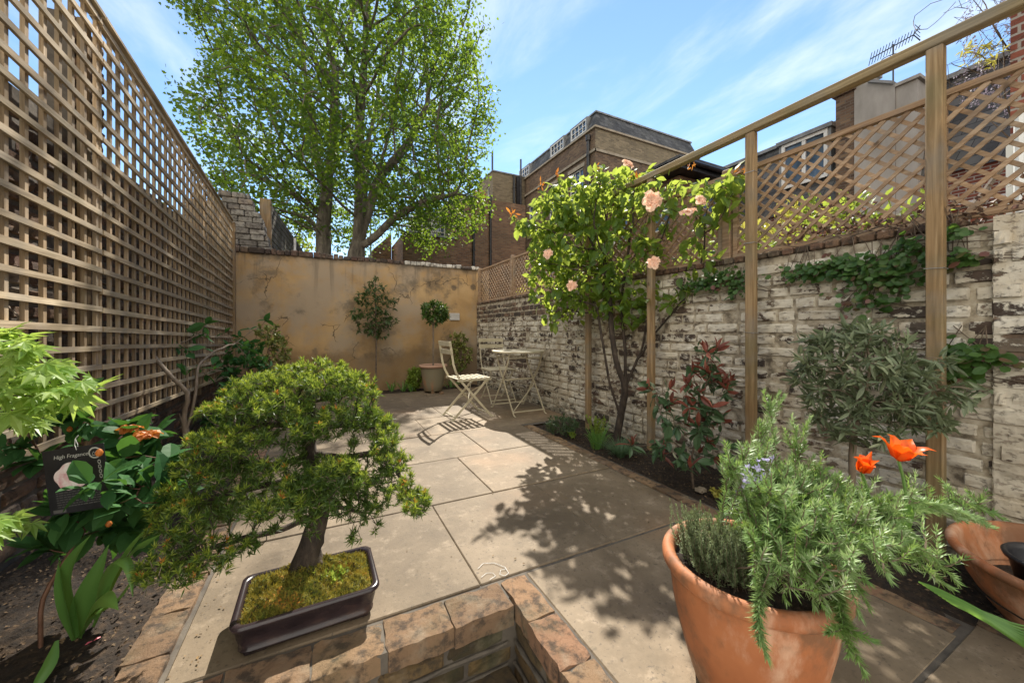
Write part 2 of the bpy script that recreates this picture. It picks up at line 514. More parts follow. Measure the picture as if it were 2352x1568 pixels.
# ================================================================== MATERIALS
def mat_paintbrick():
    m, t, b, o = mat_new("whitewashed_brick")
    v = coords(t); r = island(t)
    brick = ramp(t, r, [(0,(.05,.036,.028)),(.35,(.12,.075,.05)),(.6,(.20,.125,.08)),(.8,(.17,.13,.09)),(1,(.07,.05,.04))]).outputs[0]
    brick = mixc(t, brick, (.035,.028,.022), mth(t,'MULTIPLY', mrange(t, noise(t, v, 9, 5), .4, .65), .7))
    pn = noise(t, coords(t, (1,.7,1.0)), 6.5, 10, .70, .4); pn2 = noise(t, v, 1.3, 3, .5)
    sp = nd(t, 'ShaderNodeSeparateXYZ'); lk(t, v, sp.inputs[0])
    near = mrange(t, sp.outputs[1], 0.6, 3.4, .035, -.02)
    thr = mth(t, 'ADD', mth(t, 'ADD', pn, mth(t, 'MULTIPLY', mth(t,'SUBTRACT', r, .5), .13)), mth(t, 'MULTIPLY', mth(t,'SUBTRACT', pn2, .5), .35))
    thr = mth(t, 'ADD', thr, near)
    thr = mth(t, 'ADD', thr, mth(t, 'MULTIPLY', mth(t, 'SUBTRACT', noise(t, coords(t, (1,.45,1.3), (3,1,2)), 26, 6, .75), .5), .42))
    top = mrange(t, sp.outputs[2], 1.10, 1.30, 0, .30)
    # old bare bricks in the upper courses, painted pier at the near end
    pier = mrange(t, sp.outputs[1], .45, .62, 0, 1)
    thr = mth(t, 'SUBTRACT', thr, mth(t, 'MULTIPLY', top, pier))
    pf = mrange(t, thr, .464, .505)
    paint = ramp(t, noise(t, v, 3.2, 6, .6), [(.3,(.38,.335,.26)),(.5,(.58,.53,.43)),(.7,(.70,.66,.56))]).outputs[0]
    paint = mixc(t, paint, (.38,.29,.17), mth(t,'MULTIPLY', mrange(t, noise(t, v, 5.7, 4), .5, .72), .55))
    speck = mrange(t, noise(t, coords(t, (1,.55,1.2)), 48, 6, .75), .38, .46, .45, 1)
    pf2 = mth(t, 'MULTIPLY', pf, speck)
    low = mrange(t, sp.outputs[2], .28, 0.0, 0, .6)
    c = mixc(t, brick, paint, pf2)
    c = mixc(t, c, (.06,.07,.04), mth(t, 'MULTIPLY', low, mrange(t, noise(t, v, 14, 5), .35, .6)))
    lk(t, c, b.inputs['Base Color']); b.inputs['Roughness'].default_value = .82
    h = mth(t, 'ADD', mth(t, 'MULTIPLY', pf2, .8), mth(t, 'MULTIPLY', noise(t, v, 38, 8, .7), 1.3))
    bump(t, b, h, .75, .007)
    return m
def mat_oldbrick(name, cols, mossy=.3):
    m, t, b, o = mat_new(name); v = coords(t); r = island(t)
    c = ramp(t, r, cols).outputs[0]
    n = noise(t, v, 18, 8, .7)
    c = mixc(t, c, (.04,.03,.022), mth(t,'MULTIPLY', mrange(t, n, .46, .62), .8))
    c = mixc(t, c, (.33,.27,.19), mth(t,'MULTIPLY', mrange(t, noise(t, v, 7, 7, .65), .5, .72), .6))
    if mossy: c = mixc(t, c, (.05,.055,.02), mth(t,'MULTIPLY', mrange(t, noise(t, v, 4, 5, .6), .5, .7), mossy))
    lk(t, c, b.inputs['Base Color']); b.inputs['Roughness'].default_value = .88
    bump(t, b, noise(t, v, 60, 9, .78), 1.0, .012)
    return m
M_PAINT = mat_paintbrick()
M_OLD = mat_oldbrick("old_brick", [(0,(.05,.032,.024)),(.4,(.13,.075,.045)),(.7,(.20,.12,.07)),(.9,(.15,.075,.05)),(1,(.2,.17,.13))])
M_COPE = mat_oldbrick("stock_brick", [(0,(.15,.09,.05)),(.4,(.25,.155,.085)),(.7,(.31,.20,.105)),(1,(.27,.14,.08))], .35)
M_MORT = mat_simple("lime_mortar", [(.3,(.13,.105,.075)),(.7,(.40,.35,.26))], 14, .9, .6, isl=0, bdist=.006)
M_MORTD = mat_simple("dark_mortar", [(.3,(.06,.05,.04)),(.7,(.13,.11,.085))], 14, .9, .6, isl=0, bdist=.006)

def mat_wood(name, axis, ca, cb, cc, isl=.25, green=.3):
    m, t, b, o = mat_new(name)
    st = [28, 28, 28]; st[axis] = 1.4
    v = coords(t, tuple(st)); v0 = coords(t); r = island(t)
    sh = nd(t, 'ShaderNodeVectorMath', operation='ADD'); cx = nd(t, 'ShaderNodeCombineXYZ')
    lk(t, mth(t, 'MULTIPLY', r, 60), cx.inputs[axis]); lk(t, v, sh.inputs[0]); lk(t, cx.outputs[0], sh.inputs[1])
    n = noise(t, sh.outputs[0], 1.6, 6, .6, .8)
    c = ramp(t, n, [(.3, ca), (.5, cb), (.68, cc)]).outputs[0]
    c = mixc(t, c, (.11,.12,.06), mth(t,'MULTIPLY', mrange(t, noise(t, v0, 2.3, 4), .45, .7), green))
    c = mixc(t, c, (.20,.19,.17), mth(t,'MULTIPLY', mrange(t, noise(t, v0, 4.1, 5, .6), .42, .7), .45))
    knot = mrange(t, noise(t, v0, 9, 1), .72, .78, 0, .7)
    c = mixc(t, c, (.05,.03,.018), knot)
    k = mth(t, 'ADD', mth(t, 'MULTIPLY', r, 2*isl), 1-isl)
    mul = nd(t, 'ShaderNodeVectorMath', operation='SCALE'); lk(t, c, mul.inputs[0]); lk(t, k, mul.inputs['Scale'])
    lk(t, mul.outputs[0], b.inputs['Base Color']); b.inputs['Roughness'].default_value = .78
    b.inputs['Specular IOR Level'].default_value = .3
    bump(t, b, n, .5, .003)
    return m
WA, WB, WC = (.13,.088,.05), (.235,.165,.095), (.32,.24,.15)
M_WOODY = mat_wood("weathered_slat_wood", 1, (.23,.17,.105), (.41,.32,.205), (.54,.44,.30))
M_WOODZ = mat_wood("upright_slat_wood", 2, (.20,.135,.075), (.38,.275,.165), (.52,.40,.26))
M_POST = mat_wood("post_wood", 2, (.15,.095,.042), (.27,.175,.085), (.38,.27,.145), .1, .45)
M_BEAM = mat_wood("beam_wood", 1, (.15,.11,.052), (.25,.185,.095), (.37,.29,.165), .1, .5)
M_LATT = mat_wood("lattice_wood", 1, (.19,.115,.062), (.32,.21,.125), (.44,.32,.21), .18, .1)

def mat_slab():
    m, t, b, o = mat_new("sandstone_slab"); v = coords(t); r = island(t)
    n = noise(t, v, 2.1, 8, .62, .5); n2 = noise(t, v, 11, 8, .7)
    c = ramp(t, n, [(.3,(.118,.088,.055)),(.5,(.172,.13,.083)),(.68,(.235,.18,.118))]).outputs[0]
    c = mixc(t, c, (.38,.30,.21), mth(t,'MULTIPLY', mrange(t, n2, .52, .68), .4))
    c = mixc(t, c, (.12,.092,.058), mth(t,'MULTIPLY', mrange(t, noise(t, v, 6.3, 9, .78), .50, .66), .5))
    c = mixc(t, c, (.075,.06,.04), mth(t,'MULTIPLY', mrange(t, noise(t, v, 26, 8, .8), .56, .64), .55))
    c = mixc(t, c, (.33,.20,.11), mth(t,'MULTIPLY', mrange(t, noise(t, v, 1.2, 3), .5, .75), .4))
    sp1 = mrange(t, noise(t, v, 70, 3), .62, .68, 0, .7); c = mixc(t, c, (.09,.07,.05), sp1)
    k = mth(t, 'ADD', mth(t, 'MULTIPLY', r, .26), .87)
    mul = nd(t, 'ShaderNodeVectorMath', operation='SCALE'); lk(t, c, mul.inputs[0]); lk(t, k, mul.inputs['Scale'])
    lk(t, mul.outputs[0], b.inputs['Base Color']); b.inputs['Roughness'].default_value = .72
    b.inputs['Specular IOR Level'].default_value = .35
    h = mth(t, 'ADD', mth(t, 'MULTIPLY', n, 1.0), mth(t, 'MULTIPLY', noise(t, v, 40, 8, .75), .45))
    bump(t, b, h, .6, .008)
    return m
M_SLAB = mat_slab()
M_SOIL = mat_simple("garden_soil", [(.3,(.008,.0055,.004)),(.55,(.028,.017,.009)),(.75,(.075,.045,.022))], 38, .95, 1.0, isl=.3, bscale=60, bdist=.012)
M_CHIP = mat_simple("bark_chip", [(.3,(.025,.016,.010)),(.5,(.08,.05,.026)),(.7,(.22,.15,.08))], 15, .9, .4, isl=.6)
M_GROUND = mat_simple("packed_earth", [(.3,(.04,.03,.02)),(.7,(.09,.07,.045))], 3, .95, .5, isl=0)

def mat_render_ochre():
    m, t, b, o = mat_new("ochre_render"); v = coords(t)
    sp = nd(t, 'ShaderNodeSeparateXYZ'); lk(t, v, sp.inputs[0])
    n = noise(t, v, 1.6, 7, .6, .4)
    c = ramp(t, n, [(.3,(.28,.17,.072)),(.5,(.41,.262,.115)),(.7,(.49,.335,.165))]).outputs[0]
    # paler, greyer bloom left of centre and old grey stains
    st = noise(t, v, 1.0, 8, .66, .2)
    c = mixc(t, c, (.34,.27,.19), mth(t,'MULTIPLY', mrange(t, st, .42, .58), .85))
    st2 = noise(t, coords(t, (1,1,1), (3.7,1,2.2)), 1.7, 9, .7, .15)
    c = mixc(t, c, (.085,.075,.06), mth(t,'MULTIPLY', mrange(t, st2, .51, .66), .7))
    vor = nd(t, 'ShaderNodeTexVoronoi', feature='F1'); lk(t, v, vor.inputs['Vector']); vor.inputs['Scale'].default_value = 2.6
    wob = mth(t, 'ADD', vor.outputs['Distance'], mth(t, 'MULTIPLY', noise(t, v, 9, 4), .16))
    right = mrange(t, sp.outputs[0], .6, 1.6, 0, 1); upz = mrange(t, sp.outputs[2], 1.0, 1.35, 0, 1)
    spots = mth(t, 'MULTIPLY', mrange(t, wob, .26, .20, 0, .7), mth(t, 'MULTIPLY', right, upz))
    c = mixc(t, c, (.075,.062,.05), spots)
    lowz = mth(t, 'ADD', sp.outputs[2], mth(t, 'MULTIPLY', noise(t, v, 1.8, 5, .6), .9))
    c = mixc(t, c, (.15,.095,.045), mrange(t, lowz, 1.22, .98, 0, .62))
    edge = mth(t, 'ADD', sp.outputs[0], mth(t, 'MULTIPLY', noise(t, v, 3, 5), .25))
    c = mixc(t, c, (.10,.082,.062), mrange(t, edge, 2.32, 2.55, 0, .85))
    ez = mth(t, 'ADD', sp.outputs[2], mth(t, 'MULTIPLY', noise(t, v, 2.6, 7, .65), .42))
    c = mixc(t, c, (.085,.07,.052), mrange(t, ez, 2.22, 2.36, 0, .8))
    # hairline cracks, rain streaks under the coping
    wv = nd(t, 'ShaderNodeVectorMath', operation='ADD'); wn = nd(t, 'ShaderNodeTexNoise', Scale=3.0, Detail=5.0); lk(t, v, wn.inputs['Vector'])
    ws_ = nd(t, 'ShaderNodeVectorMath', operation='SCALE'); ws_.inputs['Scale'].default_value = .5; lk(t, wn.outputs['Color'], ws_.inputs[0]); lk(t, v, wv.inputs[0]); lk(t, ws_.outputs[0], wv.inputs[1])
    ve = nd(t, 'ShaderNodeTexVoronoi', feature='DISTANCE_TO_EDGE'); lk(t, wv.outputs[0], ve.inputs['Vector']); ve.inputs['Scale'].default_value = 1.1
    ck = mth(t, 'MULTIPLY', mrange(t, ve.outputs['Distance'], .009, .003, 0, .8), mrange(t, noise(t, v, 1.4, 2), .5, .56))
    c = mixc(t, c, (.07,.05,.03), ck)
    dr = mth(t, 'MULTIPLY', mrange(t, noise(t, coords(t, (7,1,.5)), 1.3, 5, .6), .5, .68), mrange(t, sp.outputs[2], 1.25, 2.1, 0, .6))
    c = mixc(t, c, (.13,.105,.075), dr)
    lk(t, c, b.inputs['Base Color']); b.inputs['Roughness'].default_value = .93
    h = mth(t, 'ADD', n, mth(t, 'MULTIPLY', noise(t, v, 60, 5, .7), .25)); bump(t, b, h, .55, .012)
    return m
M_OCHRE = mat_render_ochre()

# ================================================================== GROUND, PATIO, BEDS
EX0, EX1, EY1 = -1.20, 2.55, 6.54
def sheet(mb, xs, ys, z, holes=()):
    for x0, x1 in zip(xs[:-1], xs[1:]):
        for y0, y1 in zip(ys[:-1], ys[1:]):
            cx, cy = (x0+x1)/2, (y0+y1)/2
            if any(h[0] < cx < h[1] and h[2] < cy < h[3] for h in holes): continue
            mb.raw([(x0,y0,z),(x1,y0,z),(x1,y1,z),(x0,y1,z)], [(0,1,2,3)])
g = MB(); sheet(g, [-300,-2.2,.70,300], [-300,-3.2,1.27,300], -.07, [(-2.2,.70,-3.2,1.27)])
struct(g.build('ground', M_GROUND), 'packed earth ground under and around the walled garden', 'ground')

# slabs: rows in y, each with joints in x
rows = [(-1.0,.425,[.745,1.98]), (.437,1.352,[.745,1.86]), (1.362,2.098,[-.41,.548,1.218,1.85]), (2.106,2.806,[-.41,.12,.93,1.85]),
        (2.814,3.50,[-.41,.42,1.20,1.85]), (3.508,4.20,[-.41,.30,.905,1.62,2.52]), (4.208,4.90,[-.41,.55,1.25,2.05,2.52]),
        (4.908,5.55,[-.41,.2,.98,1.75,2.52]), (5.558,6.10,[-.41,.62,1.38,2.1,2.52])]
pv = MB()
for y0, y1, xs in rows:
    for x0, x1 in zip(xs[:-1], xs[1:]):
        dz = random.uniform(-.003, .002); gp = random.uniform(.0005, .002)
        b = MB(); b.bbox(x0+gp, x1-gp, y0+random.uniform(0,.003), y1-random.uniform(0,.003), -.045, dz, .004)
        V = np.concatenate(b.v); V[:,0] += random.uniform(-.001,.001); V[:,2] += (V[:,0]-x0)*random.uniform(-.003,.003)*(V[:,2] > -.02)
        pv.raw(V, [tuple(r) for f in b.f for r in f.tolist()])
struct(pv.build('patio', M_SLAB), 'buff sandstone slab patio filling the middle of the garden', 'patio')
jb = MB(); sheet(jb, [-.43,.62+.1,1.97], [-1.0,1.26,3.44], -.007, [(-.43,.72,-1,1.26)]); sheet(jb, [-.43,2.54],[3.44,6.12], -.007)
lit = MB(); rgl = np.random.default_rng(55); k = 420
Pl = np.stack([rgl.uniform(-.4,1.85,k), 1.4+4.6*rgl.random(k)**1.6, np.full(k,.004)], -1); ed_ = rgl.random(k) < .45; Pl[ed_,0] = np.where(rgl.random(ed_.sum()) < .5, -.4+np.abs(rgl.normal(0,.05,ed_.sum())), 1.84-np.abs(rgl.normal(0,.06,ed_.sum())))
lit.leaves(L_KITE, Pl, unit(rgl.normal(size=(k,3))*[1,1,.15]), unit(rgl.normal(size=(k,3))*.2+[0,0,1]), rgl.uniform(.004,.014,k))
tag(lit.build('leaf_litter', mat_simple("dry_litter", [(.3,(.06,.04,.02)),(.7,(.22,.14,.06))], 12, .9, 0, isl=.5)), 'tiny dry leaf crumbs and grit scattered over the patio slabs', 'litter', kind='stuff')
struct(jb.build('joint_bed', M_MORTD), 'dark jointing between the patio slabs', 'paving joints')

def soil_sheet(name, x0, x1, y0, y1, z=-.012, amp=.03, seed=1, label=''):
    k = .016; nx = max(4, int((x1-x0)/k)); ny = int((y1-y0)/k); ny = min(ny, 300)
    rg = np.random.default_rng(seed)
    X, Y = np.meshgrid(np.linspace(x0,x1,nx), np.linspace(y0,y1,ny))
    Z = np.full_like(X, z)
    for s_ in (3, 7, 17, 41):
        for q in range(4):
            a = rg.uniform(0, 2*pi); ph = rg.uniform(0, 6)
            Z += amp*.5/s_**.75*np.sin((X*cos(a)+Y*sin(a))*s_*2+ph)
    Z += rg.normal(0, .0035, Z.shape)
    Z = np.minimum(Z, z+.035)
    Z[:, 0] = Z[:, -1] = z-.02; Z[0] = Z[-1] = z-.02
    mb = MB(); i = np.arange(ny-1)[:,None]*nx; j = np.arange(nx-1)[None]
    mb.raw(np.stack([X,Y,Z],-1).reshape(-1,3), np.stack([i+j,i+j+1,i+nx+j+1,i+nx+j],-1).reshape(-1,4))
    return struct(mb.build(name, M_SOIL, smooth=True), label, 'soil')
soil_sheet('soil', -1.23, -.53, .15, 6.53, seed=2, label='dark crumbly soil of the left planting bed')
soil_sheet('soil', 1.93, 2.57, .05, 3.45, seed=3, label='dark soil of the right planting bed under the rose')
soil_sheet('soil', -.54, 2.53, 6.09, 6.545, seed=4, label='narrow strip of soil at the foot of the ochre wall')
# scattered bark and leaf litter
ch = MB(); rg = np.random.default_rng(5)
def scatter(n, x0,x1,y0,y1,z, smin=.006, smax=.018):
    P = np.stack([rg.uniform(x0,x1,n), rg.uniform(y0,y1,n)**1.0, rg.uniform(z, z+.018, n)], -1)
    D = unit(np.stack([rg.normal(size=n), rg.normal(size=n), rg.normal(size=n)*.25], -1)); Nn = unit(rg.normal(size=(n,3))*.35+[0,0,1])
    ch.leaves(L_KITE, P, D, Nn, rg.uniform(smin, smax, n))
scatter(3800, -1.18,-.54,.3,3.2,.0); scatter(1600, -1.15,-.54,3,6.3,.0); scatter(2600, 1.95,2.52,.2,3.4,.0); scatter(700, -.4,2.4,6.12,6.5,.0)
tag(ch.build('bark_chips', M_CHIP), 'small bark chips and leaf litter lying on the soil of the beds', 'bark chips', kind='stuff')

# ================================================================== BRICK HELPERS
def courses(L, H, ch_=.075, mode='flemish', z0=0.0, rg=rng, wob=.004):
    R = []; z = z0; k = 0
    while z+ch_*.8 <= H+z0+1e-6:
        u = -rg.uniform(0,.2); j = 0
        while u < L:
            w_ = .215 if (mode == 'stretch' or (j+k) % 2 == 0) else .103
            w_ *= rg.uniform(.96,1.05); a, c = max(u, 0), min(u+w_, L)
            if c-a > .03: R.append((a, z+rg.uniform(0,wob), c, z+ch_-.010+rg.uniform(-wob,wob)))
            u += w_+.010; j += 1
        z += ch_; k += 1
    return np.array(R)
def brick_faces(mb, O, U, V_, Nn, R, d=.012, rough=.002, push=.004, rg=rng, nu=5, m=0, edge=.009):
    """every brick a pillow of real relief standing out of the mortar"""
    O, U, V_, Nn = [np.asarray(a, float) for a in (O, U, V_, Nn)]
    n = len(R); nv = 4
    cu = [0, None, None, 1]
    du = (R[:,2]-R[:,0]); dv = (R[:,3]-R[:,1])
    fu = np.zeros((n, nu+1)); fv = np.zeros((n, nv+1))
    fu[:,0] = 0; fu[:,-1] = du; fv[:,0] = 0; fv[:,-1] = dv
    for i in range(1, nu): fu[:,i] = edge+(du-2*edge)*(i-1)/(nu-2)
    for i in range(1, nv): fv[:,i] = edge+(dv-2*edge)*(i-1)/(nv-2)
    out_ = rg.normal(0, push, n); dep = np.zeros((n, nv+1, nu+1))
    dep[:] = out_[:,None,None]+rg.normal(0, rough, dep.shape)
    dep[:,0,:] = dep[:,-1,:] = -d; dep[:,:,0] = dep[:,:,-1] = -d
    for a, b_ in ((1,1),(1,-2),(-2,1),(-2,-2)): dep[:,a,b_] -= rg.uniform(.001,.006,n)
    tilt = rg.normal(0,.008,n)
    Uc = R[:,0,None,None]+fu[:,None,:]+rg.normal(0,.0012,dep.shape)
    Vc = R[:,1,None,None]+fv[:,:,None]+rg.normal(0,.0012,dep.shape)+tilt[:,None,None]*(fu[:,None,:]-du[:,None,None]/2)
    P = O+Uc[...,None]*U+Vc[...,None]*V_+dep[...,None]*Nn
    k = (nu+1)*(nv+1)
    i = np.arange(nv)[:,None]*(nu+1); j = np.arange(nu)[None]
    q = np.stack([i+j,i+j+1,i+nu+1+j+1,i+nu+1+j],-1).reshape(-1,4)
    if np.dot(np.cross(U, V_), Nn) < 0: q = q[:, ::-1]
    F = (np.arange(n)[:,None,None]*k+q[None]).reshape(-1,4)
    mb.raw(P.reshape(-1,3), F, m)

# --- right: whitewashed party wall
wr = thing('brick_wall', 'old whitewashed brick party wall with flaking paint running down the right side', 'wall', (2.55,3,0))
mb = MB(); R_ = courses(7.3, 1.47, rg=np.random.default_rng(21))
R_ = R_[(rng.random(len(R_)) > .012)]
brick_faces(mb, (2.548,6.54,0), (0,-1,0), (0,0,1), (-1,0,0), R_, d=.013, rough=.0026, push=.0045, edge=.009)
mb.build('brickwork', M_PAINT, wr, smooth=False)
mo = MB(); mo.box(2.5565,2.77,-.76,6.54,-.1,1.46)
mo.build('mortar_core', mat_simple('painted_mortar', [(.35,(.10,.08,.055)),(.5,(.34,.29,.21)),(.65,(.50,.45,.35))], 16, .9, .6, isl=0, bdist=.006), wr)
cp = MB(); rgc = np.random.default_rng(8); y = 6.5
while y > .62:                     # weathered brick-on-edge top, dark and mossy
    cp.bbox(2.535+rgc.uniform(-.006,.006), 2.78, y-.066, y-.003, 1.462, 1.50+rgc.uniform(-.004,.006), .006); y -= .075
cp.build('coping', M_OLD, wr)
pr = MB(); R2 = courses(1.20, 1.46, rg=np.random.default_rng(22)); R2[:,3] += .004
brick_faces(pr, (2.528,.50,0), (0,-1,0), (0,0,1), (-1,0,0), R2, d=.010, rough=.003, push=.005, edge=.007)
pr.box(2.5355,2.80,-.70,.497,-.1,1.48)
brick_faces(pr, (2.536,.497,0), (1,0,0), (0,0,1), (0,1,0), courses(.26,1.46), d=.012)
pr.build('pier', M_PAINT, wr)

# --- end wall, ochre render
we = thing('rendered_wall', 'ochre rendered garden end wall with grey stains and brick coping', 'wall', (.7,6.54,0))
mb = MB(); nx, nz = 90, 50
X, Z = np.meshgrid(np.linspace(-1.30,2.552,nx), np.linspace(-.1,2.12,nz))
Yd = 6.54+.010*np.sin(X*2.1+Z*1.3)+.006*np.sin(X*5+1)*np.sin(Z*4)+rng.normal(0,.0012,X.shape)
i = np.arange(nz-1)[:,None]*nx; j = np.arange(nx-1)[None]
mb.raw(np.stack([X,Yd,Z],-1).reshape(-1,3), np.stack([i+j,i+j+1,i+nx+j+1,i+nx+j],-1).reshape(-1,4))
mb.box(-1.30,2.80,6.565,6.76,-.1,2.115)
mb.build('render_face', M_OCHRE, we, smooth=True)
M_WHT = mat_simple("flaking_white_paint", [(.35,(.10,.085,.07)),(.5,(.45,.42,.36)),(.7,(.6,.57,.5))], 22, .8, .7, isl=.2)
cp = MB(); x = -1.28; rgc = np.random.default_rng(9)
while x < 2.55:
    wd = rgc.choice([.072,.105,.2], p=[.55,.3,.15]); top = 2.19+rgc.uniform(-.012,.012)-.006*(x+1)
    mi = 1 if x > 1.15 and rgc.random() < .8 else 0
    cp.bbox(x, min(x+wd-.008, 2.74), 6.515+rgc.uniform(-.012,.008), 6.78, 2.112, top, .009, mi); x += wd
cp.build('coping', [mat_oldbrick("dark_coping_brick", [(0,(.03,.022,.018)),(.4,(.09,.045,.032)),(.75,(.13,.085,.06)),(1,(.06,.05,.045))], .2), M_WHT], we)
pt = MB(); pt.bbox(2.02,2.21,6.52,6.545,1.17,1.30,.006)
o = pt.build('plaster_patch', mat_simple("grey_plaster", [(.3,(.42,.40,.36)),(.7,(.55,.53,.49))], 9, .9, .3, isl=0), we)

# --- left: dark old wall behind the trellis
wl = thing('brick_wall', 'dark old brick wall standing behind the left trellis', 'wall', (-1.25,3,0))
mb = MB(); R3 = courses(6.8, 2.08, rg=np.random.default_rng(23))
brick_faces(mb, (-1.235,-.3,0), (0,1,0), (0,0,1), (1,0,0), R3, d=.014, rough=.003, push=.006)
brick_faces(mb, (-1.225,2.93,2.08), (0,1,0), (0,0,1), (1,0,0), courses(.30,.66), d=.014)
mb.build('brickwork', M_OLD, wl)
mo = MB(); mo.box(-1.46,-1.244,-.3,6.56,-.1,2.09); mo.box(-1.36,-1.238,2.93,3.22,2.09,2.74)
mo.build('mortar_core', M_MORTD, wl)

# ================================================================== STAIRWELL IN THE FOREGROUND
sw = thing('stairwell_wall', 'low brick edging and sunken brick sides of the stairwell in the foreground', 'wall', (.62,1.21,0))
M_WELL = mat_oldbrick("damp_brick", [(0,(.06,.042,.02)),(.4,(.13,.085,.035)),(.7,(.20,.125,.05)),(1,(.10,.07,.035))], .6)
def rough_brick(mb, x0,x1,y0,y1,z0,z1, rg, m=0, nseg=7):
    """hand-cut top brick: chipped, subdivided block"""
    nx = nseg if (x1-x0) > (y1-y0) else 4; ny = 4 if (x1-x0) > (y1-y0) else nseg
    X, Y = np.meshgrid(np.linspace(x0,x1,nx+1), np.linspace(y0,y1,ny+1)); k = (nx+1)
    Zt = np.full_like(X, z1)+rg.normal(0,.0022,X.shape)
    ed = np.zeros(X.shape, bool); ed[0] = ed[-1] = True; ed[:,0] = ed[:,-1] = True
    Zt[ed] -= rg.uniform(.001,.004, ed.sum())
    Xt = X+np.where(ed, rg.normal(0,.002,X.shape),0); Yt = Y+np.where(ed, rg.normal(0,.0025,X.shape),0)
    V = np.stack([Xt,Yt,Zt],-1).reshape(-1,3)
    i = np.arange(ny)[:,None]*k; j = np.arange(nx)[None]
    F = np.stack([i+j,i+j+1,i+k+j+1,i+k+j],-1).reshape(-1,4)
    loop = [a for a in range(k)]+[a*k+nx for a in range(1,ny+1)]+[ny*k+a for a in range(nx-1,-1,-1)]+[a*k for a in range(ny-1,0,-1)]
    n = len(V); B = V[loop].copy(); Mid = B.copy(); Mid[:,2] = z1-.018+rg.normal(0,.002,len(B))
    c_ = np.array([(x0+x1)/2,(y0+y1)/2,0]); dr = unit((Mid-c_)*[1,1,0]); Mid += dr*rg.uniform(.000,.004,(len(B),1)); B = Mid.copy(); B[:,2] = z0
    f4 = []
    L_ = len(loop)
    for a in range(L_):
        b_ = (a+1) % L_
        f4.append((loop[b_], loop[a], n+a, n+b_)); f4.append((n+b_, n+a, n+L_+a, n+L_+b_))
    mb.raw(np.concatenate([V,Mid,B]), np.concatenate([F,np.array(f4)]), m)
rgs = np.random.default_rng(31)
cpg = MB(); x = .615
while x > -.55:                # far run, along x
    w_ = rgs.uniform(.20,.225); rough_brick(cpg, x-w_, x-.005, 1.205+rgs.uniform(-.004,.004), 1.343, -.066, .004+rgs.uniform(-.004,.003), rgs); x -= w_
y = 1.343
while y > -.4:                 # right run, along y
    w_ = rgs.uniform(.20,.225); rough_brick(cpg, .624+rgs.uniform(-.004,.003), .732, y-w_, y-.005, -.066, .002+rgs.uniform(-.004,.004), rgs); y -= w_
cpg.build('coping', M_COPE, sw)
wb = MB()
for k in range(6):
    z1_ = -.070-k*.078; inx = .612 if k % 2 == 0 else .606
    RR = courses(1.2, .068, .068, mode='stretch', rg=rgs)
    brick_faces(wb, (inx+.008-1.2,1.222,z1_-.068), (1,0,0), (0,0,1), (0,-1,0), RR, d=.010, rough=.002, push=.003)
    RR = courses(1.7, .068, .068, mode='stretch', rg=rgs)
    brick_faces(wb, (.628,-.45,z1_-.068), (0,1,0), (0,0,1), (-1,0,0), RR, d=.010, rough=.002, push=.003)
wb.build('brickwork', M_WELL, sw)
mo = MB(); mo.box(-.55,.617,1.213,1.338,-.066,-.004); mo.box(.630,.727,-.4,1.340,-.066,-.005)
mo.box(-.6,.74,1.230,1.34,-.9,-.068); mo.box(.636,.738,-.45,1.229,-.9,-.068)
for k in range(6):             # weathered mortar beads standing proud of the courses
    z = -.070-k*.078-.072
    P = [(-.6+i*.06, 1.2235+random.uniform(-.003,.003), z+random.uniform(-.003,.003)) for i in range(21)]
    mo.tube(P, [random.uniform(.004,.009) for _ in P], 6)
    P = [(.626+random.uniform(-.003,.003), -.4+i*.06, z+random.uniform(-.003,.003)) for i in range(28)]
    mo.tube(P, [random.uniform(.004,.009) for _ in P], 6)
mo.build('mortar_core', M_MORTD, sw)
st = MB(); rgt = np.random.default_rng(5)
for k in range(4):             # brick treads going down towards the viewer's side
    zt = -.215-.19*k; y1_ = 1.225-.26*k
    for q in range(6):
        rough_brick(st, .60-.21*(q+1)+.004, .60-.21*q-.004, y1_-.26, y1_-.0, zt-.19, zt, rgt)
struct(st.build('steps', M_WELL), 'damp brick steps going down into the foreground stairwell', 'steps')

# brick edging of both beds
eg = MB(); rge = np.random.default_rng(12); y = .2
while y < 6.05:
    w_ = rge.uniform(.2,.23); rough_brick(eg, -.535+rge.uniform(-.006,.004), -.425, y, y+w_-.008, -.066, .006+rge.uniform(-.004,.004), rge, nseg=6); y += w_
eg.box(-.528,-.430,.2,6.05,-.06,-.003)
tag(eg.build('brick_edging', M_COPE), 'worn brick edging between the left bed and the patio', 'edging')
eg = MB(); y = .45
while y < 3.42:
    w_ = rge.uniform(.2,.23); rough_brick(eg, 1.857+rge.uniform(-.004,.004), 1.945+rge.uniform(-.008,.006), y, min(y+w_-.008,3.43), -.066, .002+rge.uniform(-.006,.004), rge, nseg=6); y += w_
eg.box(1.862,1.940,.45,3.40,-.06,-.006)
tag(eg.build('brick_edging', M_COPE), 'low brick edging between the right bed and the patio', 'edging')
eb = MB(); y = -.9
for r_ in range(6):
    x = 1.99
    while x < 2.48:
        rough_brick(eb, x, x+.21, .43-.115*(r_+1)+.006, .43-.115*r_, -.066, .004+rge.uniform(-.006,.004), rge); x += .218
tag(eb.build('brick_paving', M_COPE), 'patch of worn brick paving at the bottom right corner', 'paving')
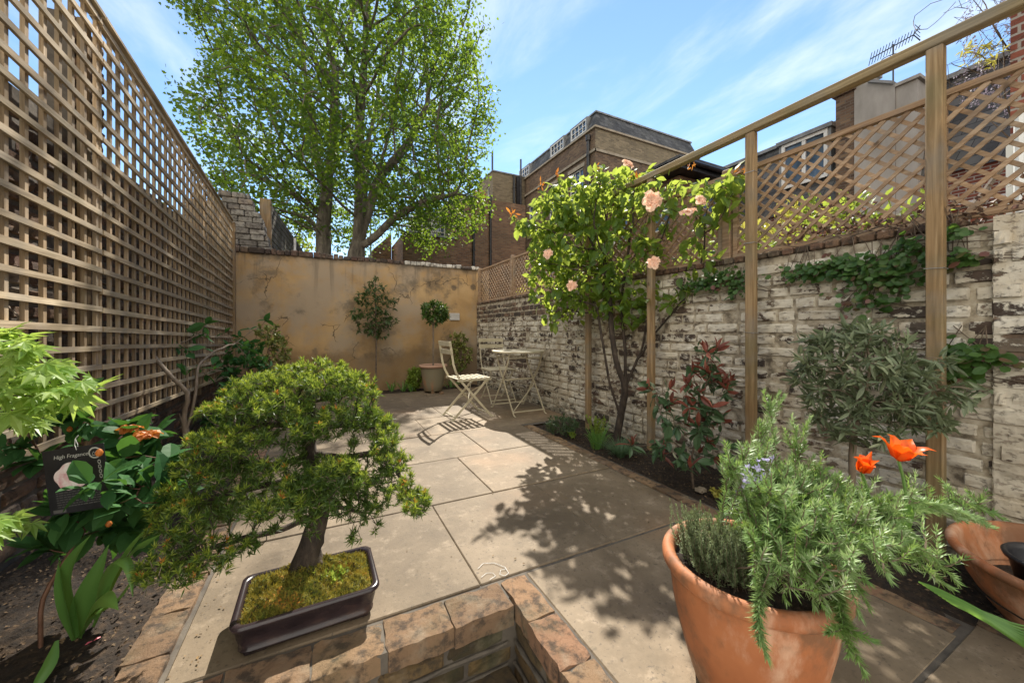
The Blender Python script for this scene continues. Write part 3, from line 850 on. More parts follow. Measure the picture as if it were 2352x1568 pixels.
# ================================================================== LEFT TRELLIS PANELS
def ztop(y): return 2.82-(y-2.2)*.083 if y > 2.2 else 2.82+(2.2-y)*.03
def zbot(y): return .47-(y-2.2)*.017
XT = -1.14
def trellis_panel(y0, y1, label, seed):
    rg = np.random.default_rng(seed)
    t = thing('trellis_fence', label, 'trellis', (XT, (y0+y1)/2, .45), group='square trellis panels along the left wall')
    n = 22; hs = MB()
    for k in range(n):
        f = k/(n-1)
        a = zbot(y0)+(ztop(y0)-zbot(y0))*f; b = zbot(y1)+(ztop(y1)-zbot(y1))*f
        j1, j2 = rg.uniform(-.006,.006,2); xx = XT+rg.uniform(-.003,.003)
        hs.bar((xx, y0+.004, a+j1), (xx, y1-.004, b+j2), .014, .028+rg.uniform(-.002,.003), (0,0,1))
    hs.build('horizontal_slats', M_WOODY, t)
    vs = MB(); m_ = int(round((y1-y0)/.1125))
    for k in range(m_+1):
        y = y0+.018+(y1-y0-.036)*k/m_+(rg.uniform(-.004,.004) if 0 < k < m_ else 0)
        vs.bar((XT-.0165+rg.uniform(-.001,.001), y, zbot(y)-.03), (XT-.0165, y+rg.uniform(-.005,.005), ztop(y)+.015), .016, .023, (0,1,0))
    vs.build('vertical_slats', M_WOODZ, t)
    cp_ = MB(); cp_.bar((XT-.015, y0+.002, ztop(y0)+.034), (XT-.015, y1-.002, ztop(y1)+.034), .075, .018, (0,0,1))
    cp_.build('capping_rail', M_WOODY, t)
trellis_panel(.80, 2.96, 'nearest tall square trellis panel on the left, behind the camellia and maple', 1)
trellis_panel(2.965, 5.10, 'middle tall square trellis panel on the left wall, behind the bare stemmed camellia', 2)
trellis_panel(5.105, 6.36, 'short farthest square trellis panel beside the ochre end wall', 3)
pp = MB(); pp.bbox(-1.19,-1.115,6.38,6.45,.0,2.50,.004)
tag(pp.build('trellis_post', M_POST), 'thin upright post closing the far end of the left trellis by the ochre wall', 'post')
for yy in (2.96, 5.10):
    q = MB(); q.bbox(-1.228,-1.190,yy-.03,yy+.03,.3,ztop(yy)-.02,.004)
    tag(q.build('trellis_post', M_POST), 'upright batten behind the %s joint of the left trellis' % ('nearer' if yy < 4 else 'farther'), 'post')
wm = mat_simple("galvanised_wire", [(.4,(.35,.35,.34)),(.6,(.5,.5,.5))], 10, .4, 0, isl=0, metal=.7)
q = MB(); P = [W(10,690,1.66),W(26,712,1.62),W(42,725,1.60),W(40,745,1.60),W(34,765,1.60),W(30,785,1.62)]
q.tube(P, .0032, 6)
tag(q.build('loose_wire', mat_simple("old_wire", [(.4,(.20,.16,.12)),(.6,(.3,.26,.2))], 10, .5, 0, isl=0)), 'short bent wire dangling on the nearest trellis panel above the maple', 'wire')

# ================================================================== RIGHT TIMBER FRAME
fr = thing('timber_frame', 'tall square timber posts carrying one long rail along the right wall', 'frame', (2.44, 2, 0))
for k, y in enumerate((.641, 1.448, 2.267, 3.096)):
    p = MB(); p.bbox(2.416, 2.464, y-.030, y+.024, -.06, 2.255, .004)
    o = p.build('post', M_POST, fr)
bm = MB(); bm.bbox(2.412, 2.468, -.35, 3.125, 2.257, 2.305, .004)
bm.build('rail', M_BEAM, fr)
for z, y in ((1.27,.641),(2.0,1.448),(1.55,1.448),(.98,1.448)):
    wr_ = MB(); wr_.tube([(2.413,y-.033,z),(2.412,y+.027,z+.004),(2.467,y+.028,z+.01),(2.468,y-.033,z),(2.412,y-.034,z+.002)], .0016, 5)
    wr_.build('tie_wire', wm, fr)

def diamond_panel(y0, y1, label, seed, z0=1.515, z1=2.10, x=2.60):
    rg = np.random.default_rng(seed)
    t = thing('lattice_fence', label, 'lattice fence', (x, (y0+y1)/2, z0), group='diamond lattice panels on top of the right wall')
    L = MB(); an = radians(42); H = z1-z0-.03; sp = .092
    run = H/math.tan(an)
    for sg, xo in ((1, .005), (-1, -.005)):
        k = -int(run/sp)-1
        while y0+k*sp < y1+run:
            ya = y0+k*sp; yb = ya+run*1.0            # bottom at ya, top at yb (mirror for sg=-1)
            a = [ya, z0+.015]; b = [yb, z0+.015+H]
            if ya < y0: a = [y0, z0+.015+(y0-ya)*math.tan(an)]
            if yb > y1: b = [y1, z0+.015+(y1-ya)*math.tan(an)]
            k += 1
            if b[0]-a[0] < .03: continue
            if sg < 0: a[0], b[0] = y0+y1-a[0], y0+y1-b[0]
            L.bar((x+xo, a[0], a[1]), (x+xo, b[0], b[1]), .009, .0185+rg.uniform(-.0015,.0015), (0, -(b[1]-a[1]), b[0]-a[0]))
    L.build('lattice', M_LATT, t)
    r = MB(); r.bar((x, y0, z1), (x, y1, z1), .036, .028); r.build('top_rail', M_LATT, t)
    r = MB(); r.bar((x, y0, z0), (x, y1, z0), .034, .03); r.build('bottom_rail', M_LATT, t)
    r = MB(); r.bar((x, y0+.016, z0+.01), (x, y0+.016, z1-.01), .03, .03, (0,1,0)); r.build('stile', M_LATT, t)
    r = MB(); r.bar((x, y1-.016, z0+.01), (x, y1-.016, z1-.01), .03, .03, (0,1,0)); r.build('stile', M_LATT, t)
diamond_panel(-.75, .675, 'nearest diamond lattice panel, above the painted pier at the right edge', 1)
diamond_panel(.682, 1.66, 'diamond lattice panel between the two nearest tall posts', 2)
diamond_panel(1.74, 3.40, 'diamond lattice panel mostly hidden behind the climbing rose', 3)
diamond_panel(3.47, 5.1, 'diamond lattice panel half hidden by the left side of the rose', 4)
diamond_panel(5.17, 6.48, 'farthest diamond lattice panel meeting the ochre end wall', 5)
for y, l in ((1.70,'short lattice post behind the rose near the second tall post'),(3.435,'short lattice post hidden deep behind the rose'),(5.135,'short pale lattice post left of the rose'),(6.505,'short lattice post in the corner above the end wall')):
    p = MB(); p.bbox(2.568,2.632,y-.03,y+.03,1.503,2.145,.005)
    tag(p.build('lattice_post', M_LATT), l, 'post')

# ================================================================== BEYOND THE END WALL: pier and slatted fence
pi_ = thing('brick_pier', 'broken whitewashed brick pier rising above the left end of the ochre wall', 'wall', (-1.1,6.75,2.1))
mb = MB(); rgp = np.random.default_rng(4)
for k in range(10):
    z = 2.16+k*.086; half = [.60,.60,.60,.52,.55,.57,.58,.54,.34,.20][k]; x1 = -.70-.024*k-.018*max(0,k-5); x = -1.75 if k < 8 else x1-.38
    x = max(x, x1-1.1)
    while x < x1-.02:
        w_ = rgp.uniform(.14,.23); e = min(x+w_, x1)
        if e-x > .03: mb.bbox(x, e-.006, 6.70+rgp.uniform(-.012,.01), 6.93, z, z+.082, .012)
        x += w_
mb.build('brickwork', mat_oldbrick("grey_painted_brick", [(0,(.12,.105,.09)),(.4,(.20,.185,.16)),(.8,(.27,.25,.22)),(1,(.12,.08,.06))], .2), pi_)
sf = thing('slatted_fence', 'dark horizontal slat fence receding beyond the end wall', 'fence', (-.8,7,2))
p = MB(); p.bbox(-.905,-.755,6.98,7.10,1.6,3.06,.006); p.build('post', M_POST, sf)
p = MB(); p.bbox(-.60,-.55,9.4,9.46,1.9,3.0,.004); p.build('post', wm, sf)
mb = MB()
for k in range(11):
    z = 2.02+k*.096; mb.bar((-.775,7.10,z), (-.50,10.9,z), .02, .080)
mb.build('slats', mat_wood("grey_slat", 1, (.05,.045,.035), (.10,.09,.07), (.15,.14,.11)), sf)

# ================================================================== TABLE AND CHAIRS
M_CREAM = mat_simple("cream_paint", [(.35,(.42,.37,.25)),(.6,(.51,.455,.32))], 12, .42, .05, isl=.05)
def bistro_chair(name, label, loc, rotz, group):
    """sitting direction is +X"""
    t = thing(name, label, 'chair', loc, rotz, group)
    B = MB(); K = dict(parent=t, local=True)
    for i in range(7):
        x = -.165+i*.0605
        B.bbox(x-.0175, x+.0175, -.195, .195, .446, .4535, .002)
    for s_ in (-1, 1): B.bbox(-.19, .225, s_*.185-.004, s_*.185+.004, .425, .4455, .001)
    B.build('seat', M_CREAM, **K)
    for z in (.755, .845):
        b = MB(); xx = -.262-(z-.80)*.2
        n = 7; pts = [(-.018*(1-(2*i/(n-1)-1)**2)+xx, -.195+.39*i/(n-1)) for i in range(n)]
        for (xa, ya), (xb, yb) in zip(pts[:-1], pts[1:]): b.bar((xa,ya,z), (xb,yb,z), .006, .052)
        b.build('back_slat', M_CREAM, **K)
    for s_ in (-1, 1):
        y = s_*.178; b = MB()
        P = [(.235,0),(-.155,.44),(-.205,.53),(-.235,.62),(-.275,.872)]
        for (xa, za), (xb, zb) in zip(P[:-1], P[1:]): b.bar((xa,y,za), (xb,y,zb), .007, .024, (0,1,0) if 0 else (1,0,.6))
        b.bbox(.222,.262,y-.012,y+.012,0,.006,.001)
        b.build('back_leg', M_CREAM, **K)
        y = s_*.160; b = MB()
        b.bar((-.235,y,0), (.185,y,.43), .007, .024, (1,0,-.6)); b.bbox(-.262,-.222,y-.012,y+.012,0,.006,.001)
        b.build('front_leg', M_CREAM, **K)
    b = MB()
    b.bar((.205,-.178,.035), (.205,.178,.035), .008, .012); b.build('stretcher', M_CREAM, **K); b = MB(); b.bar((-.205,-.16,.032), (-.205,.16,.032), .008, .012)
    b.build('stretcher', M_CREAM, **K)
    for q_ in (((-.06,-.16,.175),(.12,.16,.37)), ((-.06,.16,.175),(.12,-.16,.37)), ((.02,-.178,.243),(.02,.178,.243))):
        b = MB(); b.tube(q_, .0045, 6); b.build('brace', M_CREAM, **K)
    return t
bistro_chair('folding_chair', 'cream slatted folding bistro chair seen from the side, left of the table', (1.485,4.12,0.0), radians(3), 'cream bistro chairs')
bistro_chair('folding_chair', 'cream slatted folding bistro chair behind the table, facing the camera', (2.205,4.84,0.0), radians(-93), 'cream bistro chairs')
tb = thing('bistro_table', 'round cream metal folding bistro table by the whitewashed wall', 'table', (2.155,4.11,0), radians(0))
b = MB(); b.lathe([(0,.741),(.300,.741),(.318,.744),(.328,.742),(.330,.736),(.326,.722),(.320,.722),(.322,.734),(.29,.732),(0,.732)], n=64)
b.build('tabletop', M_CREAM, tb, smooth=False, local=True)
for sx in (-1, 1):
    for sy in (-1, 1):
        b = MB(); x = sx*(.222 if sy > 0 else .208)
        P = [(sy*-.20,.722),(sy*-.155,.60),(sy*-.10,.52),(sy*.285,.012)]
        for (ya, za), (yb, zb) in zip(P[:-1], P[1:]): b.bar((x,ya,za), (x,yb,zb), .007, .022, (0,1,.6*sy))
        b.tube([(x,sy*.285,.014),(x,sy*.305,.004),(x,sy*.33,.005)], .007, 6)
        b.build('leg', M_CREAM, tb, local=True)
for a_, c_, h_ in (((-.215,.27,.045),(.215,.27,.045),.014),((-.215,-.27,.045),(.215,-.27,.045),.014),((-.215,-.17,.66),(.215,-.17,.66),.014),((-.215,.17,.66),(.215,.17,.66),.014),((-.215,.02,.385),(.215,.02,.385),.018),((-.2,-.26,.05),(.2,-.05,.33),.01)):
    b = MB(); b.bar(a_, c_, .007, h_); b.build('stretcher', M_CREAM, tb, local=True)
# ================================================================== BUILDINGS BEYOND THE GARDEN
def pane_mat():
    m, t, b, o = mat_new("window_glass"); v = coords(t)
    c = ramp(t, noise(t, v, 1.1, 3), [(.35,(.02,.03,.05)),(.65,(.10,.16,.26))]).outputs[0]
    lk(t, c, b.inputs['Base Color']); b.inputs['Roughness'].default_value = .06; b.inputs['Specular IOR Level'].default_value = .8
    return m
M_GLASS = pane_mat()
M_WHITE = mat_simple("white_gloss_paint", [(.4,(.62,.62,.60)),(.6,(.75,.75,.73))], 5, .45, .05, isl=.03)
M_LINT = mat_simple("stone_lintel", [(.3,(.22,.18,.13)),(.7,(.36,.31,.24))], 4, .85, .3, isl=.1)
M_SLATE = mat_bricktex("slate_tiles", [(.3,(.035,.037,.042)),(.6,(.075,.078,.085)),(.9,(.13,.13,.135))], (.02,.02,.022), bw=.28, bh=.20, ms=.008, patch=(.12,.12,.11))
M_BLK = mat_simple("black_gloss_metal", [(.4,(.010,.010,.012)),(.6,(.022,.022,.026))], 5, .38, .05, isl=0)
M_LEAD = mat_simple("grey_lead", [(.4,(.14,.145,.15)),(.6,(.24,.245,.25))], 3, .6, .2, isl=0)
M_BK1 = mat_bricktex("dark_london_stock", [(.2,(.05,.032,.022)),(.5,(.13,.078,.048)),(.75,(.20,.13,.075)),(.95,(.28,.19,.11))], (.13,.105,.08), patch=(.075,.045,.03))
M_BK2 = mat_bricktex("yellow_grey_stock", [(.2,(.09,.07,.045)),(.5,(.18,.14,.085)),(.8,(.27,.21,.13)),(.95,(.42,.38,.32))], (.17,.145,.11), patch=(.20,.16,.09))
M_BK3 = mat_bricktex("red_brown_stock", [(.2,(.09,.045,.026)),(.5,(.20,.10,.055)),(.8,(.29,.165,.09)),(.95,(.36,.23,.13))], (.14,.12,.095), patch=(.11,.065,.035))
M_BK4 = mat_bricktex("deep_red_brick", [(.2,(.08,.022,.014)),(.5,(.17,.045,.028)),(.85,(.24,.075,.045))], (.28,.25,.22), patch=(.12,.035,.025), ms=.012)

def wall_open(mb, O, U, Nn, L, H, opens, dep=.14, m=0):
    """wall face with real openings and reveals; opens = [(u0,u1,z0,z1)]"""
    O, U, Nn = [np.asarray(a, float) for a in (O, U, Nn)]; V_ = np.array([0,0,1.0])
    us = sorted({0, L, *[o_[0] for o_ in opens], *[o_[1] for o_ in opens]}); zs = sorted({0, H, *[o_[2] for o_ in opens], *[o_[3] for o_ in opens]})
    P = lambda u, z, d=0: O+U*u+V_*z-Nn*d
    flip = np.dot(np.cross(U, V_), Nn) < 0
    def q(a): mb.raw(a[::-1] if flip else a, [(0,1,2,3)], m)
    for u0, u1 in zip(us[:-1], us[1:]):
        for z0, z1 in zip(zs[:-1], zs[1:]):
            if any(o_[0]-1e-6 <= u0 and u1 <= o_[1]+1e-6 and o_[2]-1e-6 <= z0 and z1 <= o_[3]+1e-6 for o_ in opens): continue
            q([P(u0,z0),P(u1,z0),P(u1,z1),P(u0,z1)])
    for u0,u1,z0,z1 in opens:
        for a, b_ in (((u0,z0),(u1,z0)),((u1,z0),(u1,z1)),((u1,z1),(u0,z1)),((u0,z1),(u0,z0))):
            q([P(*b_), P(*a), P(*a,dep), P(*b_,dep)])
def window(parent, O, U, Nn, u0, u1, z0, z1, nx=3, nz=4, dep=.10, fw=.06, sash=True, lint=True, bar=.022, label=None, cill=True):
    """frame with glazing bars (part) and pane (sub-part)"""
    O, U, Nn = [np.asarray(a, float) for a in (O, U, Nn)]; Z = np.array([0,0,1.0])
    P = lambda u, z, d: O+U*u+Z*z-Nn*d
    f = MB()
    def rb(ua, za, ub, zb, w_, d): f.bar(P(ua,za,d), P(ub,zb,d), w_, .05, Nn)
    for uu in (u0+fw/2, u1-fw/2): rb(uu, z0, uu, z1, fw, dep)
    for zz in (z0+fw/2, z1-fw/2): rb(u0+fw, zz, u1-fw, zz, fw, dep)
    zm = (z0+z1)/2
    if sash: rb(u0+fw, zm, u1-fw, zm, fw*.8, dep-.004)
    for i in range(1, nx): rb(u0+(u1-u0)*i/nx, z0+fw, u0+(u1-u0)*i/nx, z1-fw, bar, dep+.012)
    for i in range(1, nz):
        if sash and abs(i-nz/2) < .01: continue
        zz = z0+(z1-z0)*i/nz; rb(u0+fw, zz, u1-fw, zz, bar, dep+.014)
    fo = f.build('window', M_WHITE, parent)
    p = MB(); p.bar(P((u0+u1)/2, z0+.02, dep+.045), P((u0+u1)/2, z1-.02, dep+.045), u1-u0-.03, .01, Nn)
    po = p.build('pane', M_GLASS, fo) if False else None
    V = np.concatenate(p.v)-np.array(parent.location); p.v = [V]; po = p.build('pane', M_GLASS, fo, local=True)
    if lint:
        l = MB(); l.bar(P(u0-.12, z1+.10, .03), P(u1+.12, z1+.10, .03), .20, .10, Nn)
        V = np.concatenate(l.v)-np.array(parent.location); l.v = [V]; l.build('lintel', M_LINT, fo, local=True)
    if cill:
        l = MB(); l.bar(P(u0-.06, z0-.04, .0), P(u1+.06, z0-.04, .0), .07, .12, Nn)
        V = np.concatenate(l.v)-np.array(parent.location); l.v = [V]; l.build('sill', M_LINT, fo, local=True)
    return fo
def pipe(mb, x, y, z0, z1, r=.06):
    mb.tube([(x,y,z0),(x,y,z1)], r, 8)
    z = z0+1
    while z < z1: mb.tube([(x,y,z-.05),(x,y,z+.05)], r*1.35, 8); z += 1.9

# --- the tall dark brick house
XB, YB = 11.7, 14.3
bh = thing('brick_house', 'tall dark brick house with slate mansard roof and sash windows, beyond the rose', 'house', (XB+3, YB+3, 0))
w_ = MB()
U_, N_ = (0,1,0), (-1,0,0)
O1 = (XB, YB, 0)
opn = [(.95,2.15,7.35,9.25),(3.0,4.2,7.35,9.25),(5.75,6.6,6.85,8.85),(5.75,6.6,3.1,5.1),(3.0,4.2,3.3,5.3),(.95,2.15,3.3,5.3)]
wall_open(w_, O1, U_, N_, 8.0, 10.75, opn)
wall_open(w_, (XB,YB,0), (1,0,0), (0,-1,0), 7.4, 10.75, [])
w_.box(XB+.3, XB+7.38, YB+.2, YB+8, 0, 10.72)
w_.build('wall', M_BK1, bh)
b = MB(); b.box(XB-.07,XB+7.5,YB-.07,YB-.002,9.62,9.74); b.box(XB-.08,XB-.002,YB-.07,YB+8,9.62,9.74)
b.box(XB-.10,XB+7.5,YB-.10,YB+.2,10.752,10.84); b.box(XB-.10,XB+.2,YB+.2,YB+8,10.752,10.84)
b.build('string_course', M_LINT, bh)
b = MB(); b.box(XB-.004+.0,XB+7.38,YB-.006,YB-.0025,9.76,10.74)
b.build('parapet_band', M_BK2, bh)
r = MB()
r.raw([(XB-.02,YB-.02,10.845),(XB+7.45,YB-.02,10.845),(XB+7.15,YB+.30,11.72),(XB+.30,YB+.30,11.72),(XB-.02,YB+8.0,10.845),(XB+.30,YB+8.0,11.72),(XB+7.45,YB+8,10.845),(XB+7.15,YB+8,11.72)],
      [(0,1,2,3),(4,0,3,5),(1,6,7,2),(3,2,7,5)])
r.build('roof', M_SLATE, bh)
b = MB(); b.box(XB+.24,XB+7.2,YB+.24,YB+.36,11.722,11.80); b.box(XB+.24,XB+.36,YB+.36,YB+8,11.722,11.80); b.build('ridge_lead', M_LEAD, bh)
for u0,u1,z0,z1 in opn: window(bh, O1, U_, N_, u0,u1,z0,z1, 3 if u1-u0 > 1 else 2, 4 if u1-u0 > 1 else 6)
for y0 in (YB+.75, YB+2.75, YB+6.6):     # mansard dormers
    d = MB(); d.box(XB+.02,XB+.6,y0-.08,y0+1.35,10.90,10.98); d.box(XB+.02,XB+.6,y0-.08,y0+1.35,11.58,11.66); d.box(XB+.02,XB+.6,y0-.08,y0,10.98,11.58); d.box(XB+.02,XB+.6,y0+1.27,y0+1.35,10.98,11.58)
    d.build('dormer', M_LEAD, bh)
    window(bh, (XB+.02,y0,0), U_, N_, .0,1.27,10.98,11.58, 4, 2, dep=.03, sash=False, lint=False, cill=False, fw=.05)
for y, z1 in ((YB+.42, 10.3),):
    p = MB(); pipe(p, XB-.1, y, 1, z1, .07); p.tube([(XB-.1,y,z1),(XB-.12,y-.02,z1+.25)], .12, 8); p.build('drainpipe', M_BLK, bh)
p = MB(); pipe(p, XB-.12, YB+7.35, 2, 10.5, .07); p.build('drainpipe', M_BLK, bh)
p = MB(); pipe(p, XB-.1, YB+6.95, 3, 9.0, .05); p.build('drainpipe', M_BLK, bh)
# --- stair tower
tw = thing('brick_tower', 'narrow grey brown brick tower with black soil pipes, between the tree and the tall house', 'building', (10.5, 22, 0))
XT0, YT0 = 9.42, 21.4
w_ = MB(); op2 = [(.55,1.0,9.1,10.2),(1.45,2.0,9.1,10.2),(.4,.95,5.9,6.9),(1.35,1.9,5.9,6.9),(.4,.95,2.3,3.4),(1.35,1.9,2.3,3.4)]
wall_open(w_, (XT0,YT0,0), (0,1,0), (-1,0,0), 2.5, 10.9, op2)
wall_open(w_, (XT0,YT0,0), (1,0,0), (0,-1,0), 2.27, 10.9, [])
w_.box(XT0+.3,XT0+2.26,YT0+.2,YT0+2.5,0,10.88)
w_.build('wall', M_BK2, tw)
c = MB(); c.box(XT0-.05,XT0+2.27,YT0-.05,YT0+2.5,10.902,10.98); c.build('coping', M_LEAD, tw)
for a in op2: window(tw, (XT0,YT0,0), (0,1,0), (-1,0,0), *a, 1, 2, lint=False)
p = MB(); pipe(p, XT0+1.45, YT0-.09, 1.5, 10.9, .08); p.build('soil_pipe', M_BLK, tw)
p = MB(); p.box(XT0+1.62,XT0+1.86,YT0-.14,YT0-.01,1.5,10.85); p.build('duct', M_BLK, tw)
p = MB(); p.tube([(XT0+.1,YT0+.3,10.9),(XT0+.1,YT0+.3,12.2)], .06, 8); p.build('vent_pipe', M_BLK, tw)
p = MB(); p.tube([(XB-.35,YT0-.1,3),(XB-.35,YT0-.1,12.0)], .06, 8); p.build('vent_pipe', M_BLK, tw)
p = MB(); pipe(p, XT0-.07, YT0+.75, 2, 9.6, .04); p.build('overflow_pipe', M_LEAD, tw)

# --- low brown brick range with the slate dormer behind the tree
lb = thing('brick_house', 'low brown brick house with slate roof and white dormer, behind the big tree', 'house', (5.5,17.5,0))
w_ = MB(); w_.box(3.1,5.6,16.9,20,0,5.25); w_.build('parapet', M_BK3, lb)
w_ = MB(); w_.box(5.61,9.5,17.3,20.5,0,7.55); w_.build('wall', M_BK3, lb)
c = MB(); c.box(3.02,5.66,16.82,17.1,5.252,5.34); c.build('coping', M_LEAD, lb)
r = MB(); r.raw([(3.5,18.6,5.2),(5.55,18.6,5.2),(5.55,19.6,7.3),(4.3,19.6,7.3),(3.5,20,5.2)], [(0,1,2,3),(0,3,4)]); r.build('roof', M_SLATE, lb)
d = MB(); d.box(4.72,4.80,18.55,19.3,5.2,6.6); d.box(5.52,5.60,18.55,19.3,5.2,6.6); d.box(4.72,5.60,18.55,19.3,6.602,6.70); d.build('dormer', M_LEAD, lb)
window(lb, (4.8,18.6,0), (1,0,0), (0,-1,0), .0,.72,5.3,6.6, 3, 4, dep=.02, lint=False, cill=False)
for x in (6.55, 7.45):
    p = MB(); pipe(p, x, 17.2, 2.0, 7.7, .06); p.build('drainpipe', M_BLK, lb)
for x in (6.9,7.15,7.4):
    p = MB(); p.lathe([(.12,7.55),(.12,8.1),(.09,8.15),(.09,8.2)], (x,18,0), 12); p.build('chimney_pot', mat_simple("clay_pot_red", [(.3,(.25,.09,.05)),(.7,(.35,.14,.08))], 4), lb)

# --- house with deep black eaves
eh = thing('brick_house', 'brown brick house with deep black eaves rising just behind the rose', 'house', (10.5,8.5,0))
w_ = MB(); op3 = [(1.05,1.95,4.35,5.45)]
wall_open(w_, (9.75,7.95,0), (1,0,0), (0,-1,0), 2.9, 5.75, op3)
op4 = [(.35,1.15,4.2,5.3),(2.2,3.0,4.2,5.3)]
wall_open(w_, (9.75,7.95,0), (0,1,0), (-1,0,0), 4.0, 5.75, op4)
w_.box(10.05,12.6,8.15,11.9,0,5.73); w_.build('wall', M_BK3, eh)
e_ = MB(); e_.box(9.30,12.62,7.55,12.1,5.77,6.02); e_.build('eaves', M_BLK, eh)
e_ = MB(); e_.box(9.22,12.62,7.47,12.2,6.022,6.10); e_.build('roof', M_SLATE, eh)
g_ = MB(); g_.tube([(9.25,7.46,5.95),(12.55,7.46,5.95)], .07, 8); g_.build('gutter', M_BLK, eh)
p = MB(); pipe(p, 10.55, 7.88, 1, 5.8, .05); p.build('drainpipe', M_BLK, eh)
window(eh, (9.75,7.95,0), (1,0,0), (0,-1,0), *op3[0], 2, 1, sash=False, lint=False)
for a in op4: window(eh, (9.75,7.95,0), (0,1,0), (-1,0,0), *a, 2, 1, sash=False, lint=False)

# --- slate mansard terrace with rendered chimney stacks
ms_ = thing('terraced_house', 'slate mansard terrace with white casement window, seen over the lattice', 'house', (13.5,6,0))
w_ = MB(); w_.box(12.7,16,1.5,13,0,4.6); w_.build('wall', M_BK4, ms_)
r = MB(); r.raw([(12.62,1.5,4.55),(12.62,9.6,4.55),(13.35,9.6,6.95),(13.35,1.5,6.95),(16,1.5,7.0),(16,9.6,7.0)], [(0,3,2,1),(3,4,5,2),(0,4,3)]); r.build('roof', M_SLATE, ms_)
b = MB(); b.box(13.25,13.45,1.5,9.6,6.952,7.06); b.build('ridge_lead', M_LEAD, ms_)
d = MB(); x0 = 12.75
d.box(x0,13.6,5.35,5.43,5.35,6.72); d.box(x0,13.6,6.62,6.70,5.35,6.72); d.box(x0-.08,13.6,5.30,6.75,6.722,6.84); d.build('dormer', M_LEAD, ms_)
window(ms_, (x0,5.43,0), (0,1,0), (-1,0,0), 0,1.19,5.35,6.72, 2, 1, dep=.01, sash=False, lint=False, cill=False, fw=.09, bar=.10)
M_REND = mat_simple("grey_render", [(.3,(.24,.225,.20)),(.5,(.36,.34,.31)),(.7,(.42,.40,.37))], 1.3, .9, .2, isl=0, stretch=(1,1,.4))
k_ = MB(); k_.box(12.45,13.4,4.73,5.12,3.5,7.30); k_.box(12.38,13.45,4.70,5.18,7.302,7.42); k_.build('chimney', M_BK1, ms_)
cs = thing('chimney_stack', 'big pale grey rendered chimney stack with small capped flues above the lattice', 'chimney', (12.9,4.2,5))
k_ = MB(); k_.raw([(12.44,y,z) for y, z in ((4.72,3),(4.72,7.28),(4.45,7.32),(3.93,6.98),(3.93,3))]+[(13.4,y,z) for y, z in ((4.72,3),(4.72,7.28),(4.45,7.32),(3.93,6.98),(3.93,3))],
   [(0,1,2,3,4)[::-1],(5,6,7,8,9),(0,5,6,1)[::-1],(1,6,7,2)[::-1],(2,7,8,3)[::-1],(3,8,9,4)[::-1]]); k_.build('stack', M_REND, cs)
for y0,y1,za in ((4.42,4.74,7.58),):
    k_ = MB(); k_.box(12.5,13.0,y0,y1,7.30,za); k_.build('flue', M_REND, cs)
    k_ = MB(); k_.box(12.44,13.06,y0-.05,y1+.05,za+.002,za+.08); k_.build('flue_cap', M_LEAD, cs)
k_ = MB(); k_.bar((12.9,3.95,7.02),(12.9,4.42,7.34),1.1,.06,(0,-.6,1)); k_.build('coping', M_LEAD, cs)
k_ = MB(); k_.box(12.46,13.1,3.55,3.925,3.5,6.90); k_.box(12.40,13.15,3.49,3.925,6.902,6.98); k_.build('lower_stack', M_REND, cs)
# roof aerial
an_ = thing('tv_aerial', 'many-armed television aerial on a thin mast above the grey chimney', 'aerial', (12.7,4.05,7.4))
a_ = MB(); a_.tube([(12.7,4.05,6.9),(12.7,4.05,8.12)], .018, 6); a_.build('mast', M_BLK, an_)
a_ = MB(); pA, pB = np.array([12.60,4.45,7.98]), np.array([12.8,3.72,8.16]); a_.tube([pA,pB], .014, 5); a_.build('boom', M_BLK, an_)
for i in range(15):
    a_ = MB(); c_ = pA+(pB-pA)*i/14; h_ = .125-.002*i; a_.tube([c_+[0.05,.05,-h_],c_-[0.05,.05,-h_]], .008, 4); a_.build('element', M_BLK, an_)
a_ = MB()
for s_ in (-1,1): a_.tube([pB+[0,0,0],pB+[0.05,-.10,.18*s_]], .012, 4)
for s_ in (-.14,-.05,.05,.14): a_.tube([pB+[-.15,-.07,s_],pB+[.15,-.07,s_]], .008, 4)
a_.build('reflector', M_BLK, an_)
a_ = MB(); th = np.linspace(0,2*pi,20); a_.tube(np.stack([12.7+.20*np.cos(th),4.05+.22*np.sin(th),7.78+.03*np.sin(th)],-1), .010, 5, cap=False); a_.tube([(12.5,4.05,7.78),(12.9,4.05,7.78)], .008, 4)
a_.build('ring_aerial', M_BLK, an_)

# --- near right: red brick house with pale lower wall
rb = thing('brick_house', 'red brick house with pale painted lower wall at the top right corner', 'house', (7,0,0))
k_ = MB(); k_.box(5.6,9,-6,1.0,2.72,11); k_.build('wall', M_BK4, rb)
k_ = MB(); k_.box(5.57,9,-6,1.02,-.1,2.70); k_.build('painted_wall', mat_simple("cream_masonry_paint", [(.3,(.50,.49,.45)),(.7,(.60,.59,.55))], 3, .8, .15, isl=0), rb)
k_ = MB(); pipe(k_, 5.5, .93, 0, 2.9, .035); k_.build('drainpipe', M_WHITE, rb)
